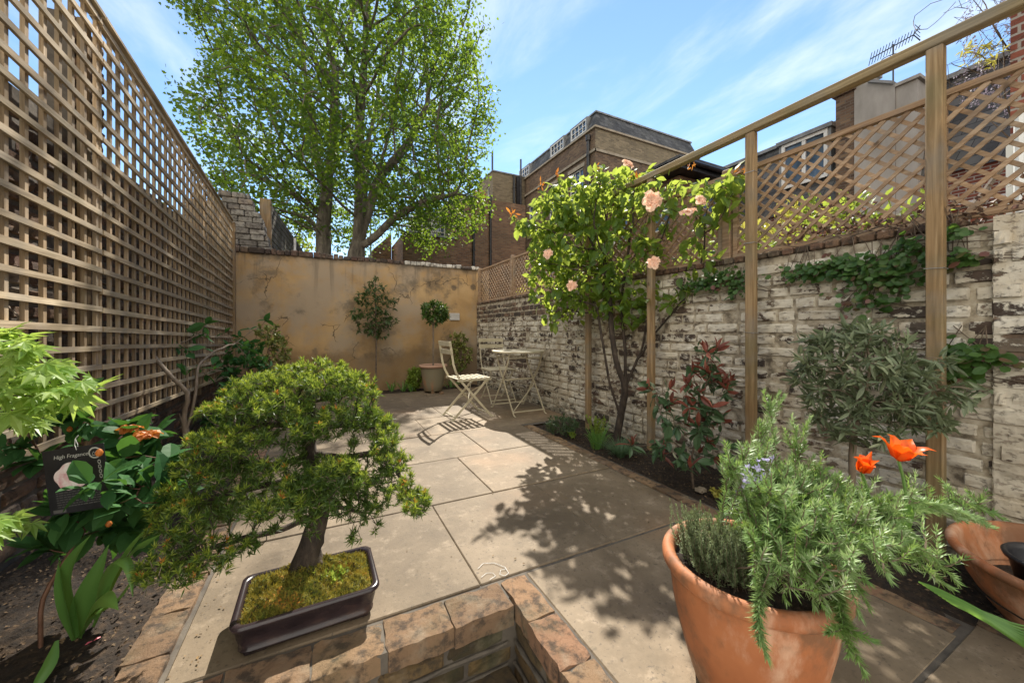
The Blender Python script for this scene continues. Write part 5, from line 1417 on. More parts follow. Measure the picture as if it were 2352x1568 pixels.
def tufts(mb, P, D, k, L_, spread, rg, wid=1.0, m=0, tpl=L_NEED):
    n = len(P); D2 = np.repeat(unit(D), k, 0); P2 = np.repeat(P, k, 0)
    d = unit(D2+rg.normal(size=(n*k,3))*spread); mb.leaves(tpl, P2+D2*rg.uniform(-.3,.35,(n*k,1))*L_, d, unit(rg.normal(size=(n*k,3))), L_*(1+rg.normal(size=n*k)*.18).clip(.5,1.5), m, wid)
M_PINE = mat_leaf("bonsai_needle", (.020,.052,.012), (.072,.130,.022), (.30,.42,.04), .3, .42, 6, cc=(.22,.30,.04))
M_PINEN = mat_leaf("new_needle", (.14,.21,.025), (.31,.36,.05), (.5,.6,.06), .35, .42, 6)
M_BUD = mat_leaf("orange_bud", (.40,.13,.02), (.55,.24,.04), (.7,.35,.05), .3, .5, 6)

mb = MB(); tufts(mb, P, D, 16, .023, .85, rg, 1.45)
# fresh pale growth only on shoots open to the sky
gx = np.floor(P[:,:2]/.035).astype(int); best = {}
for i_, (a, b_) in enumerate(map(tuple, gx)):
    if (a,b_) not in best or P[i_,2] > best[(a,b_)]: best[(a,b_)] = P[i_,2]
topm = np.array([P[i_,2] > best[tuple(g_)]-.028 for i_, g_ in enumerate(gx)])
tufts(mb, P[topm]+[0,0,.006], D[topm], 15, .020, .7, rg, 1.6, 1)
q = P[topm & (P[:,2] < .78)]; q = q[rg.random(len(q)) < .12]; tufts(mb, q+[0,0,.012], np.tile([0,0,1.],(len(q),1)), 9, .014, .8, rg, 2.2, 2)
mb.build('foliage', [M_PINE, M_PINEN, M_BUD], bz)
print('BONSAI', len(P), topm.sum())

# ================================================================== TERRACOTTA POT WITH ROSEMARY
def mat_terra(name, pale=.0):
    m, t, b, o = mat_new(name); v = coords(t)
    c = ramp(t, noise(t, v, 3.2, 5, .55), [(.3,(.31,.105,.040)),(.5,(.42,.155,.060)),(.7,(.50,.215,.10))]).outputs[0]
    c = mixc(t, c, (.62,.42,.29), mth(t,'MULTIPLY', mrange(t, noise(t, coords(t,(1,1,.45)), 6, 8, .66), .48, .66), .7))
    c = mixc(t, c, (.16,.085,.045), mth(t,'MULTIPLY', mrange(t, noise(t, coords(t,(1,1,.8),(5,2,1)), 4.4, 7, .68), .47, .62), .8))
    if pale: c = mixc(t, c, (.21,.18,.115), mth(t,'MULTIPLY', mrange(t, noise(t, coords(t,(1,1,.3)), 7, 6, .6), .25, .5), pale))
    lk(t, c, b.inputs['Base Color']); b.inputs['Roughness'].default_value = .68
    b.inputs['Specular IOR Level'].default_value = .35
    bump(t, b, noise(t, v, 60, 6, .65), .35, .003); return m
M_TERRA = mat_terra("terracotta"); M_TERRAO = mat_terra("mossy_terracotta", 1.0)
PC = np.array([1.071,.641,0.0])
pt = thing('terracotta_pot', 'large terracotta pot with rounded rim in the right foreground, full of rosemary', 'pot', PC)
mb = MB(); mb.lathe([(0,.004),(.134,.004),(.141,.010),(.157,.06),(.180,.14),(.197,.22),(.206,.29),(.208,.315),(.209,.320)], n=96, wob=.004); mb.build('body', M_TERRA, pt, smooth=True, local=True)
mb = MB(); mb.lathe([(.208,.318),(.213,.316),(.222,.321),(.2275,.331),(.228,.342),(.225,.352),(.218,.359),(.209,.361),(.200,.357),(.194,.349),(.191,.335),(.190,.31)], n=96, wob=.004); mb.build('rim', M_TERRA, pt, smooth=True, local=True)
mb = MB(); a_ = np.linspace(0,2*pi,40,endpoint=False); vv = [(0,0,.325)]; ff = []
for k_, rr_ in enumerate((.06,.12,.16,.19)): vv += [(rr_*cos(q),rr_*sin(q),.322+rng.normal(0,.004)) for q in a_]
ff = [(0,1+i,1+(i+1)%40) for i in range(40)]+[(1+k_*40+i,1+(k_+1)*40+i,1+(k_+1)*40+(i+1)%40,1+k_*40+(i+1)%40) for k_ in range(3) for i in range(40)]
mb.raw(vv, ff); mb.build('soil', M_SOIL, pt, local=True)

def herb(name, label, cat, base, stems, mats, L_, dens, rg, rad=.0022, wid=1.6, whorl=5, ang=.55, bark=None, skip=0):
    t = thing(name, label, cat, base); sm = MB(); lf = MB()
    for P in stems:
        P = np.asarray(P, float); n = max(4, int(np.linalg.norm(np.diff(P,axis=0),axis=1).sum()/.012))
        s_ = np.linspace(0, len(P)-1, n); Q = np.stack([np.interp(s_, range(len(P)), P[:,q]) for q in range(3)],-1)
        for _ in range(2): Q[1:-1] = (Q[:-2]+2*Q[1:-1]+Q[2:])/4
        Q[1:-1] += rg.normal(0,.0012,Q[1:-1].shape)
        sm.tube(Q, np.linspace(rad, rad*.4, n), 5)
        Tg = unit(np.gradient(Q, axis=0)); m0 = int(n*skip)
        m_ = int((n-m0)*.012/dens); s2 = np.linspace(m0, n-1, max(3, m_))
        QQ = np.stack([np.interp(s2, range(n), Q[:,q]) for q in range(3)],-1); TT = unit(np.stack([np.interp(s2, range(n), Tg[:,q]) for q in range(3)],-1))
        k = whorl; q2 = np.repeat(QQ,k,0); t2 = np.repeat(TT,k,0); rad_ = rg.normal(size=q2.shape); rad_ = unit(rad_-t2*(rad_*t2).sum(1)[:,None])
        fr = np.repeat(np.linspace(0,1,len(QQ)),k)
        a = ang+.35*(1-fr)+rg.normal(0,.12,len(fr)); a = np.where(fr > .93, a*.5, a)
        d = unit(t2*np.cos(a)[:,None]+rad_*np.sin(a)[:,None]+np.array([0,0,.18]))
        nn = unit(np.cross(d, np.cross(t2, d))+rg.normal(0,.2,d.shape))
        lf.leaves(L_NEED, q2, d, nn, L_*(1.05-.35*fr)*(1+rg.normal(0,.15,len(fr))).clip(.5,1.4), 0 if len(mats) == 1 else int(rg.random() < .5), wid)
    sm.build('stems', bark or M_PALEB, t); lf.build('foliage', mats, t); return t
M_RO1 = mat_leaf("rosemary_leaf", (.065,.14,.04), (.20,.33,.10), (.45,.6,.12), .3, .42, 6, cc=(.36,.44,.25))
M_RO2 = mat_leaf("rosemary_pale", (.13,.24,.08), (.26,.40,.15), (.45,.55,.2), .3, .42, 6, cc=(.46,.50,.36))
rg = np.random.default_rng(27)
def pot_pt(): 
    a, q = rg.uniform(0,2*pi), .12*math.sqrt(rg.random()); return PC+[.035+q*cos(a), -.01+q*sin(a), .325]
ends = []
def st_(u, v, t, lift=.10, n=1, jit=18):
    for _ in range(n):
        e = W(u+rg.normal(0,jit), v+rg.normal(0,jit), t*(1+rg.normal(0,.02))); b = pot_pt(); mid = (b+e)/2+[0,0,lift]
        ends.append([b, b*.7+mid*.3+[0,0,lift*.35], mid, mid*.35+e*.65+[0,0,lift*.45], e])
for a in [(1790,905,1.12,.02,2,8),(1770,925,1.12,.02,1,8),(1850,985,1.12,.02,3,10),(1862,1060,1.10,.02,4,14),(1740,1050,1.05,.03,3,14),(1700,1075,1.0,.04,3,12),(1755,1090,1.0,.04,6,20),(1690,1130,.98,.05,4,18),(1800,1120,1.0,.04,7,24),
          (1890,1080,1.08,.03,3,14),(1945,1120,1.05,.03,3,14),(1960,1150,1.05,.03,4,16),(2010,1180,1.0,.04,4,14),(1890,1160,.95,.04,7,24),(1800,1200,.88,.07,7,28),(1740,1230,.86,.08,5,24),(1850,1260,.84,.08,8,30),(1930,1230,.86,.08,7,28),
          (2010,1220,.92,.05,6,20),(2080,1225,.98,.05,5,14),(2150,1180,1.0,.08,4,16),(2230,1195,1.0,.08,3,10),(2300,1200,1.0,.09,2,8),(2050,1270,.88,.08,6,26),(2120,1250,.92,.09,4,20),(2150,1300,.90,.09,3,16),(2190,1350,.88,.10,3,14),
          (1760,1330,.80,.10,5,22),(1830,1350,.78,.10,6,24),(1900,1340,.78,.10,6,26),(1970,1330,.80,.10,6,26),(2040,1340,.80,.10,4,20),(1960,1400,.76,.11,3,18),(1740,1400,.78,.12,2,12),(1900,1400,.76,.11,3,16)]:
    st_(*a)
for e in ((1762,1510,.76),(1745,1470,.77)):           # trailing sprays over the rim
    b = pot_pt(); ends.append([b, W(1765,1300,.83), W(1745,1375,.80), W(1740,1430,.785), W(*e)])
for e in ((1985,1545,.70),(1950,1500,.71),(1905,1455,.72),(2000,1470,.715)):
    b = pot_pt(); ends.append([b, W(1900,1300,.80), W(1925,1370,.765), W(1940,1440,.735), W(*e)])
sides = []
ends = [e for i, e in enumerate(ends) if i > len(ends)-8 or rg.random() < .62]
for e in ends[:-6]:
    e = np.array(e)
    for q in range(3):
        f = rg.uniform(1.9, 3.85); i0 = min(int(f), len(e)-2); p = e[i0]+(e[i0+1]-e[i0])*(f-i0); tg = unit(e[i0+1]-e[i0])
        d = unit(tg*.45+rg.normal(0,.45,3)+[0,0,.85]); l = rg.uniform(.03,.07); sides.append([p, p+d*l*.5+tg*.004, p+d*l+[0,0,l*.15]])
ends += sides
herb('rosemary_plant', 'sprawling rosemary bush spilling over the rim of the large terracotta pot', 'herb', PC+[.03,0,.33], ends, [M_RO1, M_RO2], .024, .0052, rg, wid=1.6, whorl=6, skip=.30, ang=.8)
fl = thing('rosemary_flowers', 'few pale lilac rosemary flowers at the upper left of the rosemary bush', 'flower', W(1735,1095,1.0)) if False else None
fb = MB(); rgf = np.random.default_rng(4); q = np.array([W(1725+rgf.normal(0,22), 1090+rgf.normal(0,18), .99+rgf.normal(0,.02)) for _ in range(26)]); leafset(fb, q, unit(rgf.normal(size=q.shape)), 5, .011, L_KITE, rgf, 1., 0, .5, 0)
fb.build('blossom', mat_leaf("lilac_petal", (.45,.42,.66), (.62,.60,.80), None, .3, .5, 5), bpy.data.objects['rosemary_plant'])
# thyme
ths = []
for _ in range(170):
    a, q = rg.uniform(1.9,4.6), .15*math.sqrt(rg.random()); b = PC+[-.055+q*.65*cos(a), .03+q*.8*sin(a), .325]
    e = b+[rg.normal(-.012,.022), rg.normal(0,.022), rg.uniform(.10,.17)]; ths.append([b, (b+e)/2+rg.normal(0,.006,3), e])
M_THY = mat_leaf("thyme_leaf", (.12,.17,.075), (.24,.30,.15), (.3,.35,.12), .25, .5, 9, cc=(.32,.25,.17))
herb('thyme_plant', 'fine grey green thyme on the left side of the large terracotta pot', 'herb', PC+[-.08,.04,.33], ths, [M_THY], .0095, .0042, rg, rad=.0009, wid=3.6, whorl=4, ang=.9, bark=M_TWIG, skip=.1)

# ================================================================== TULIPS
M_TUL = mat_leaf("tulip_petal", (.78,.085,.006), (.85,.16,.012), (.95,.16,.01), .38, .38, 12)
M_STEM = mat_leaf("tulip_stem", (.10,.20,.05), (.16,.28,.08), (.3,.4,.1), .15, .45, 5)
M_STRAP = mat_leaf("strap_leaf", (.075,.20,.045), (.15,.30,.07), (.36,.55,.08), .38, .38, 3)
def tulip(label, pts, r, up, open_, seed, lean=0):
    rg = np.random.default_rng(seed); t = thing('tulip', label, 'flower', pts[0])
    P = np.array(pts); s_ = np.linspace(0,len(P)-1,14); Q = np.stack([np.interp(s_, range(len(P)), P[:,q]) for q in range(3)],-1); Q[1:-1] = (Q[:-2]+Q[2:])/2
    mb = MB(); mb.tube(Q, .0035, 8); mb.build('stem', M_STEM, t, smooth=True)
    c = P[-1]; up = unit(np.asarray(up, float)); a = unit(np.cross(up,[.2,.9,.1])); b_ = np.cross(up,a)
    for i in range(6):
        th = i*pi/3+.3+rg.normal(0,.08); rad = a*cos(th)+b_*sin(th); o = open_*(1 if i % 2 else .8)*(1+rg.normal(0,.08)); R_ = r
        pp = [c, c+rad*R_*.42*o+up*R_*.25, c+rad*R_*.66*o+up*R_*.72, c+rad*R_*.84*o+up*R_*1.05, c+rad*R_*1.12*o+up*R_*(1.25+rg.normal(0,.08)), c+rad*R_*1.5*o+up*R_*(1.32+rg.normal(0,.14))]
        m_ = MB(); m_.blade(pp, [R_*.3,R_*.92,R_*1.0,R_*.78,R_*.36,R_*.04], np.cross(up,rad), -.16); m_.build('petal', M_TUL, t, smooth=True)
    m_ = MB()
    for i in range(6): th = i*pi/3; m_.tube([c, c+(a*cos(th)+b_*sin(th))*.006+up*.018, c+(a*cos(th)+b_*sin(th))*.007+up*.024], [.0012,.001,.0022], 5)
    m_.tube([c, c+up*.02], [.003,.0022], 6); m_.build('stamens', M_GOLD, t)
tulip('large open orange tulip on the taller stem, in front of the nearest timber post', [PC+[.13,-.12,.33], W(2084,1190,1.0), W(2078,1110,.985), W(2064,1058,.975)], .040, [-.05,-.25,1], .95, 3)
tulip('smaller orange tulip with pointed upright petals, just left of the larger one', [PC+[.10,-.08,.33], W(2005,1180,1.02), W(1990,1120,1.01), W(1980,1085,1.0)], .034, [-.3,-.35,1], .55, 4)
def straps(name, label, cat, base, n, L_, wd, rg, lean=.5, mat=None, spread=.02, group=None, droop=.5, up=1.0, cup=.18):
    t = thing(name, label, cat, base, group=group); mb = MB()
    for i in range(n):
        th = rg.uniform(0,2*pi); d = np.array([cos(th),sin(th),0]); l = L_*rg.uniform(.6,1.1); b = np.asarray(base)+d*rg.uniform(0,spread); le = lean*rg.uniform(.4,1.4); dr = droop*rg.uniform(.3,1.5)
        s_ = np.linspace(0,1,9); P = b+d[None]*(l*le*(s_**1.2))[:,None]+np.array([0,0,1.])*(l*up*(s_-dr*s_**2.6*.75))[:,None]
        w_ = wd*rg.uniform(.7,1.15)*np.array([.45,.75,.95,1,1,.9,.68,.38,.03]); mb.blade(P, w_, [-d[1],d[0],0], cup)
    mb.build('leaves', mat or M_STRAP, t, smooth=True); return t
rg = np.random.default_rng(8)
straps('tulip_leaves', 'few upright tulip leaves rising behind the rosemary by the nearest post', 'plant', W(2070,1215,1.02), 4, .13, .03, rg, .4)
bulb = thing('bulb_plant', 'long green strap leaves flopping over the ground in front of the second terracotta bowl', 'plant', G(2340,1440))
mb = MB()
for k in range(9):
    a = W(2110+k*9,1335+k*6,1.10-.01*k); P = [a, W(2190+k*7,1385+k*5,1.12-.01*k)+[0,0,.02], W(2290+k*6,1425+k*6,1.10-.012*k), W(2390,1445+k*9,1.06-.014*k)]
    P = np.array(P); P[:,2] = np.maximum(P[:,2], .02+.004*k); s_ = np.linspace(0,3,10); Q = np.stack([np.interp(s_, range(4), P[:,q]) for q in range(3)],-1); Q[1:-1] = (Q[:-2]+Q[2:])/2
    mb.blade(Q, np.array([.3,.8,1,1,1,1,.9,.7,.4,.05])*.013, [0,.3,1], .2)
mb.build('leaves', M_STRAP, bulb, smooth=True)

# ================================================================== SECOND POT AT THE RIGHT EDGE
P2 = np.array([2.185,.203,0.0])
pb = thing('terracotta_pot', 'wide terracotta bowl at the right edge holding an empty black plastic pot', 'pot', P2)
mb = MB(); mb.lathe([(0,.004),(.19,.004),(.205,.014),(.25,.07),(.29,.14),(.312,.20),(.316,.215)], n=72, wob=.003); mb.build('body', M_TERRA, pb, smooth=True, local=True)
mb = MB(); mb.lathe([(.314,.213),(.322,.212),(.333,.219),(.336,.230),(.331,.240),(.320,.244),(.310,.240),(.303,.228),(.300,.20),(.27,.12)], n=72, wob=.003); mb.build('rim', M_TERRA, pb, smooth=True, local=True)
mb = MB(); mb.lathe([(0,.10),(.15,.105),(.277,.10)], n=40); mb.build('soil', M_SOIL, pb, local=True)
bk = thing('plastic_pot', 'empty round black plastic plant pot sitting inside the terracotta bowl', 'pot', P2+[-.12,.06,.125], radians(0))
mb = MB(); mb.lathe([(0,.002),(.085,.002),(.112,.13),(.122,.132),(.125,.142),(.120,.147),(.112,.144),(.108,.13),(.082,.012),(0,.010)], n=48); mb.build('body', mat_simple("black_plastic", [(.4,(.012,.012,.014)),(.6,(.03,.03,.034))], 9, .4, .1, isl=0), bk, smooth=True, local=True)

# ================================================================== BAY IN ITS POT
BC = np.array([1.555,5.90,0.0])
pt = thing('terracotta_pot', 'tall weathered mossy terracotta pot by the ochre wall with a clipped bay', 'pot', BC)
mb = MB(); mb.lathe([(0,.03),(.135,.03),(.142,.035),(.155,.12),(.178,.26),(.195,.385),(.198,.40)], n=56, wob=.004); mb.build('body', M_TERRAO, pt, smooth=True, local=True)
mb = MB(); mb.lathe([(.197,.398),(.212,.40),(.224,.412),(.226,.428),(.220,.44),(.206,.444),(.195,.438),(.190,.42),(.188,.39)], n=56, wob=.004); mb.build('rim', mat_simple("pink_terracotta_rim", [(.3,(.34,.19,.12)),(.7,(.46,.29,.20))], 6, .75, .2, isl=0), pt, smooth=True, local=True)
mb = MB(); mb.lathe([(0,.41),(.1,.412),(.19,.405)], n=30); mb.build('soil', M_SOIL, pt, local=True)
for a in (-1.9, .2, 2.4):
    f = MB(); f.bbox(BC[0]+.12*cos(a)-.025,BC[0]+.12*cos(a)+.025,BC[1]+.12*sin(a)-.02,BC[1]+.12*sin(a)+.02,0,.031,.003)
    f.build('pot_foot', M_COPE, pt)
rg = np.random.default_rng(12)
M_BAY = mat_leaf("bay_leaf", (.035,.085,.02), (.085,.15,.035), (.28,.38,.05), .3, .28, 3)
b0 = BC+[0,0,.41]; cc_ = BC+[.03,0,1.27]
shrub('bay_tree', 'clipped ball-headed bay on a single bare stem in the weathered pot', 'tree', b0, [[b0, b0+[.005,0,.4], b0+[0,0,.70]]], [(cc_,(.22,.22,.20))], 420, .035, .055, .0016, .014, M_BAY, L_OVAL, .060, 9, rg, M_PALEB, inner=.8, spread=.8, shell=.45, parts=('trunk','crown'), wid=.9)

# ================================================================== OLIVE
rg = np.random.default_rng(13)
M_OLIVE = mat_leaf("olive_leaf", (.085,.115,.06), (.18,.22,.125), (.24,.3,.12), .25, .36, 4, cc=(.36,.40,.24))
OB = G(1955,1118,.02); OB = np.array([2.02,1.02,0.0])
oc = [(1990,860,80,70,1.66),(1920,820,60,55,1.70),(2070,840,75,70,1.62),(1935,930,65,60,1.68),(2040,930,80,60,1.63),(2120,900,60,40,1.6),(2190,890,36,22,1.56),(1990,780,60,38,1.68),(1960,990,60,26,1.66),(1880,870,28,46,1.70),(2080,960,55,36,1.62)]
blobs = [(W(u,v,t), (ru/F_PX*t,.16,rv/F_PX*t)) for u,v,ru,rv,t in oc]
shrub('olive_tree', 'small grey green olive tree with a rounded head against the whitewashed wall', 'tree', OB, [[OB+[0,0,-.02]]+w3((1958,1110,1.72),(1957,1050,1.70),(1962,985,1.68),(1985,900,1.66))], blobs, 900, .03, .042, .0014, .014, M_OLIVE, L_SLIM, .052, 9, rg, M_PALEB, inner=.75, spread=.75, parts=('trunk','crown'), upn=.6, droop=-.1, wid=1.05, off=.008)

# ================================================================== PHOTINIA
rg = np.random.default_rng(14)
M_PHR = mat_leaf("red_photinia_leaf", (.09,.032,.024), (.24,.075,.05), (.55,.16,.10), .35, .38, 4, cc=(.50,.20,.14))
M_PHG = mat_leaf("variegated_photinia_leaf", (.035,.075,.035), (.07,.13,.06), (.2,.3,.1), .25, .35, 4, cc=(.36,.36,.26))
FB = G(1600,1085,0); 
pc_ = [(1625,820,35,40,2.45),(1610,870,70,40,2.45),(1650,880,50,30,2.42),(1600,930,65,40,2.42),(1560,930,50,36,2.45),(1640,960,55,50,2.4),(1500,890,26,30,2.6),(1510,930,30,30,2.55),(1590,1010,85,45,2.35),(1500,1030,50,24,2.4),(1570,1065,60,30,2.25),(1650,1050,45,40,2.3),(1470,1020,20,14,2.45),(1530,1055,30,20,2.3)]
blobs = [(W(u,v,t), (ru/F_PX*t,.12,rv/F_PX*t)) for u,v,ru,rv,t in pc_]
FB = np.array([2.12,1.62,0.0])
t0, Nd, par, r_, P, D = shrub('photinia_shrub', 'bronze red and variegated photinia between the second and third timber posts', 'shrub', FB, [[FB+[0,0,-.02], FB+[0,.02,.15]]+w3((1610,960,2.42),(1620,880,2.44)), (w3((1600,1060,2.35),(1530,1000,2.45),(1505,900,2.58)),-2)], blobs, 330, .045, .075, .0018, .010, M_PHG, L_CAM, .078, 3, rg, M_TWIG, inner=.5, spread=.8, ret=True, wid=.85, upn=.7)
mb = MB(); hi = ((P[:,2] > .50) & (rg.random(len(P)) < .75)) | (rg.random(len(P)) < .22); leafset(mb, P[hi]+[0,0,.01], unit(D[hi]+[0,0,.8]), 4, .080, L_CAM, rg, .7, -.25, .5, .0, wid=.62); mb.build('young_leaves', M_PHR, t0)

# ================================================================== LOW PLANTS
rg = np.random.default_rng(15)
M_HEBE = mat_leaf("hebe_leaf", (.03,.06,.025), (.06,.11,.045), (.18,.28,.07), .3, .4, 4)
def low(name, label, cat, c, rad, h, lm, tpl, ls, k, n, **kw):
    c = np.asarray(c, float); c = c.copy(); c[2] = 0
    return shrub(name, label, cat, c, [[c-[0,0,.01], c+[0,0,h*.25]]], [(c+[0,0,h*.55],(rad,rad,h*.5))], n, .02, .03, .0012, .005, lm, tpl, ls, k, rg, M_TWIG, inner=.7, **kw)
low('hebe_shrub', 'dark little evergreen bush at the far end of the right bed', 'shrub', G(1290,1000), .17, .18, M_HEBE, L_SLIM, .032, 6, 260)
low('lime_perennial', 'tiny lime green perennial at the bed edge before the dark little bush', 'plant', G(1312,1008), .055, .07, M_LIME, L_OVAL, .03, 5, 40)
low('lime_perennial', 'tiny yellow green plant at the right bed edge below the photinia', 'plant', G(1645,1140), .045, .05, M_GOLD, L_ROUND, .022, 5, 36)
straps('yellow_lily_plant', 'yellow green strap leaved clump with pale flower spikes left of the rose trunk', 'plant', G(1372,1030), 54, .26, .011, rg, .45, M_STRAP, .05)
t_ = bpy.data.objects['yellow_lily_plant']
for k in range(9):
    mb = MB(); b = G(1372,1030)+[rg.normal(0,.05),rg.normal(0,.05),.08]; e = b+[rg.normal(0,.03),rg.normal(0,.03),.17]; q = np.linspace(b,e,14)[4:]
    leafset(mb, q, np.tile([0,0,1.],(len(q),1)), 5, .018, L_OVAL, rg, .9, 0, .4, 0, off=.004)
    mb.tube([b-[0,0,.08], b, e], [.002,.0018,.001], 4); mb.build('flower_spike', M_LIME, t_)
M_FESC = mat_leaf("blue_fescue", (.07,.14,.07), (.13,.22,.11), (.25,.35,.15), .3, .5, 4)
straps('fescue_grass', 'rounded tuft of fine blue green grass right of the rose trunk', 'grass', G(1425,1050), 420, .17, .0028, rg, 1.0, M_FESC, .03, droop=.55, cup=.05)
low('lime_bush', 'bright lime green bush just left of the weathered bay pot', 'shrub', np.array([1.33,6.22,0]), .14, .36, M_LIME, L_OVAL, .05, 6, 150)
for u, l in ((900,'strap leaved clump at the foot of the slim tree'),(925,'strap leaved clump midway between slim tree and lime bush'),(945,'strap leaved clump nearest the lime bush')):
    straps('bulb_plant', l, 'plant', np.append(W(u,898,6.05)[:2],0), 12, .26, .022, rg, .5, M_STRAP, .04)
straps('bulb_plant', 'low dark strap leaves behind the side-on chair by the wall', 'plant', np.array([1.95,6.2,0]), 22, .26, .018, rg, 1.0, M_STRAP, .08, droop=.7)
EB = np.array([2.13,6.25,0.0])
M_EUO = mat_leaf("euonymus_leaf", (.10,.14,.03), (.25,.27,.07), (.4,.42,.08), .3, .35, 5, cc=(.48,.45,.18))
shrub('euonymus_shrub', 'yellow variegated evergreen shrub in the corner between the two cream chairs', 'shrub', EB, [[EB, EB+[0,0,.25]]], [(EB+[0,-.02,.60],(.21,.18,.36)),(EB+[-.05,0,.82],(.14,.14,.14))], 420, .04, .06, .0015, .012, M_EUO, L_OVAL, .055, 6, rg, inner=.8)
# slim tree against the ochre wall
SB = np.array([.735,6.32,0.0]); rg = np.random.default_rng(16)
M_ACER = mat_leaf("slim_tree_leaf", (.03,.06,.02), (.06,.11,.03), (.2,.3,.05), .3, .4, 5)
bl = [(SB+[0,-.03,1.72],(.10,.10,.15)),(SB+[-.10,-.05,1.5],(.24,.14,.14)),(SB+[.14,-.05,1.48],(.2,.14,.12)),(SB+[-.16,-.05,1.25],(.24,.14,.12)),(SB+[.15,-.05,1.15],(.22,.14,.10)),(SB+[-.05,0,1.0],(.30,.14,.10)),(SB+[.1,0,.9],(.14,.1,.06)),(SB+[0,-.03,1.35],(.30,.16,.30)),(SB+[0,-.03,1.6],(.2,.14,.2)),(SB+[-.02,0,1.1],(.26,.14,.18))]
shrub('slim_tree', 'slender young tree with airy layered dark foliage against the ochre wall', 'tree', SB, [[SB, SB+[.01,0,.8], SB+[-.01,0,1.75]]], bl, 900, .035, .05, .0014, .014, M_ACER, L_SLIM, .058, 6, rg, M_TWIG, inner=.5, spread=.8, droop=.5, parts=('trunk','crown'), wid=1.3)
br = MB(); br.bbox(1.60,1.66,5.66,5.70,.0,.035,.004); tag(br.build('brick_chip', M_COPE), 'small red brick chip lying in front of the weathered bay pot', 'brick')

# ================================================================== LEFT BED
M_CAM = mat_leaf("camellia_leaf", (.022,.075,.026), (.055,.145,.042), (.18,.40,.04), .22, .55, 3, spec=.12)
rg = np.random.default_rng(17)
cb = [(60,950,60,40,1.40),(40,1030,50,40,1.35),(120,930,60,40,1.42),(180,960,40,35,1.38),(60,880,60,40,1.5),(240,1080,60,30,1.30),(300,1040,60,40,1.38),(370,1080,40,40,1.45),(230,1140,70,40,1.26),(330,1150,70,40,1.32),(180,1190,60,30,1.3),(290,1210,60,30,1.36),(330,1000,45,30,1.5),(120,1230,40,20,1.3),(390,1140,30,30,1.45),(270,1000,30,30,1.45)]
blobs = [(W(u,v,t), (ru/F_PX*t,.09,rv/F_PX*t)) for u,v,ru,rv,t in cb]
CB = np.array([-.80,1.72,0.0])
cs_ = [[CB-[0,0,.02], CB+[0,0,.15]]+w3((235,1150,1.38),(200,1060,1.42),(175,960,1.42)), (w3((240,1190,1.38),(300,1110,1.4),(330,1020,1.45)),-2), (w3((230,1180,1.38),(110,1080,1.4),(60,980,1.4)),-2)]
t0 = shrub('camellia_shrub', 'glossy dark green camellia with withered orange blooms in the left foreground bed', 'shrub', CB, cs_, blobs, 380, .045, .06, .0022, .0065, M_CAM, L_CAM, .085, 5, rg, mat_simple("red_brown_twig", [(.3,(.10,.045,.025)),(.7,(.2,.10,.06))], 20), inner=.45, spread=.8, droop=.15, upn=1.6, wid=1.25)
M_WITH = mat_leaf("withered_petal", (.38,.10,.02), (.55,.20,.035), (.7,.25,.03), .3, .5, 9, cc=(.25,.07,.02))
for u, v, t_, r in ((298,990,1.42,.030),(338,1005,1.40,.036)):
    f = MB(); petals(f, W(u,v,t_), r, [.1,-.2,1], rg, 22); V = np.concatenate(f.v); f.v = [V+rg.normal(0,.0022,V.shape)]; f.build('flower', M_WITH, t0)
for u, v, t_ in ((160,992,1.36),(228,1168-120,1.0),(250,1210,1.2)):
    f = MB(); f.lathe([(0,0),(.006,.003),(.0085,.010),(.005,.018),(0,.022)], W(u,v,t_), 10); f.build('bud', M_WITH, t0, smooth=True)
# bloom at the tag, pale green leaf clusters in front of it
mb = MB(); q = np.array(w3((205,1110,1.03),(235,1105,1.05),(285,1090,1.15),(250,1125,1.08),(190,1118,1.03))); leafset(mb, q, np.tile([.4,0,.1],(len(q),1)), 4, .055, L_CAM, rg, .8, .1, 1.6, 0, wid=1.1); mb.build('front_leaves', M_CAM, t0)

# hanging plant label
tgc = W(178,1100,1.09); lt_ = thing('plant_label', 'black hanging plant label with a pale pink camellia picture on the camellia', 'label', tgc, -YAW-radians(-8))
lx, ly = .079, .094
M_CARD = mat_simple("black_card", [(.4,(.012,.013,.016)),(.6,(.022,.024,.028))], 9, .35, .05, isl=0)
b = MB(); b.bbox(-lx,lx,-.0006,.0006,-ly,ly,.0003); lt_.rotation_euler = (0, radians(-7), -YAW+radians(8)); b.build('card', M_CARD, lt_, local=True)
def flatm(name, c, r=.5):
    m, t, bb, o = mat_new(name); bb.inputs['Base Color'].default_value = c4(c); bb.inputs['Roughness'].default_value = r; return m
M_PRINT = flatm("pale_print", (.45,.45,.43)); M_GREYP = flatm("grey_print", (.11,.11,.11))
def text(s, x, z, size, mat, parent, name, rot=0, y=-.0012, shear=0):
    cu = bpy.data.curves.new(name, 'FONT'); cu.body = s; cu.size = size; cu.extrude = .0002; cu.shear = shear
    o = bpy.data.objects.new(name, cu); COL.objects.link(o); dg = bpy.context.evaluated_depsgraph_get(); dg.update()
    me = bpy.data.meshes.new_from_object(o.evaluated_get(dg)); bpy.data.objects.remove(o); o = bpy.data.objects.new(name, me); COL.objects.link(o)
    me.materials.clear(); me.materials.append(mat); o.parent = parent; o.location = (x, y, z); o.rotation_euler = (radians(90), rot, 0); return o
text("High Fragance", -.052, .066, .0155, M_PRINT, lt_, 'lettering', shear=.2)
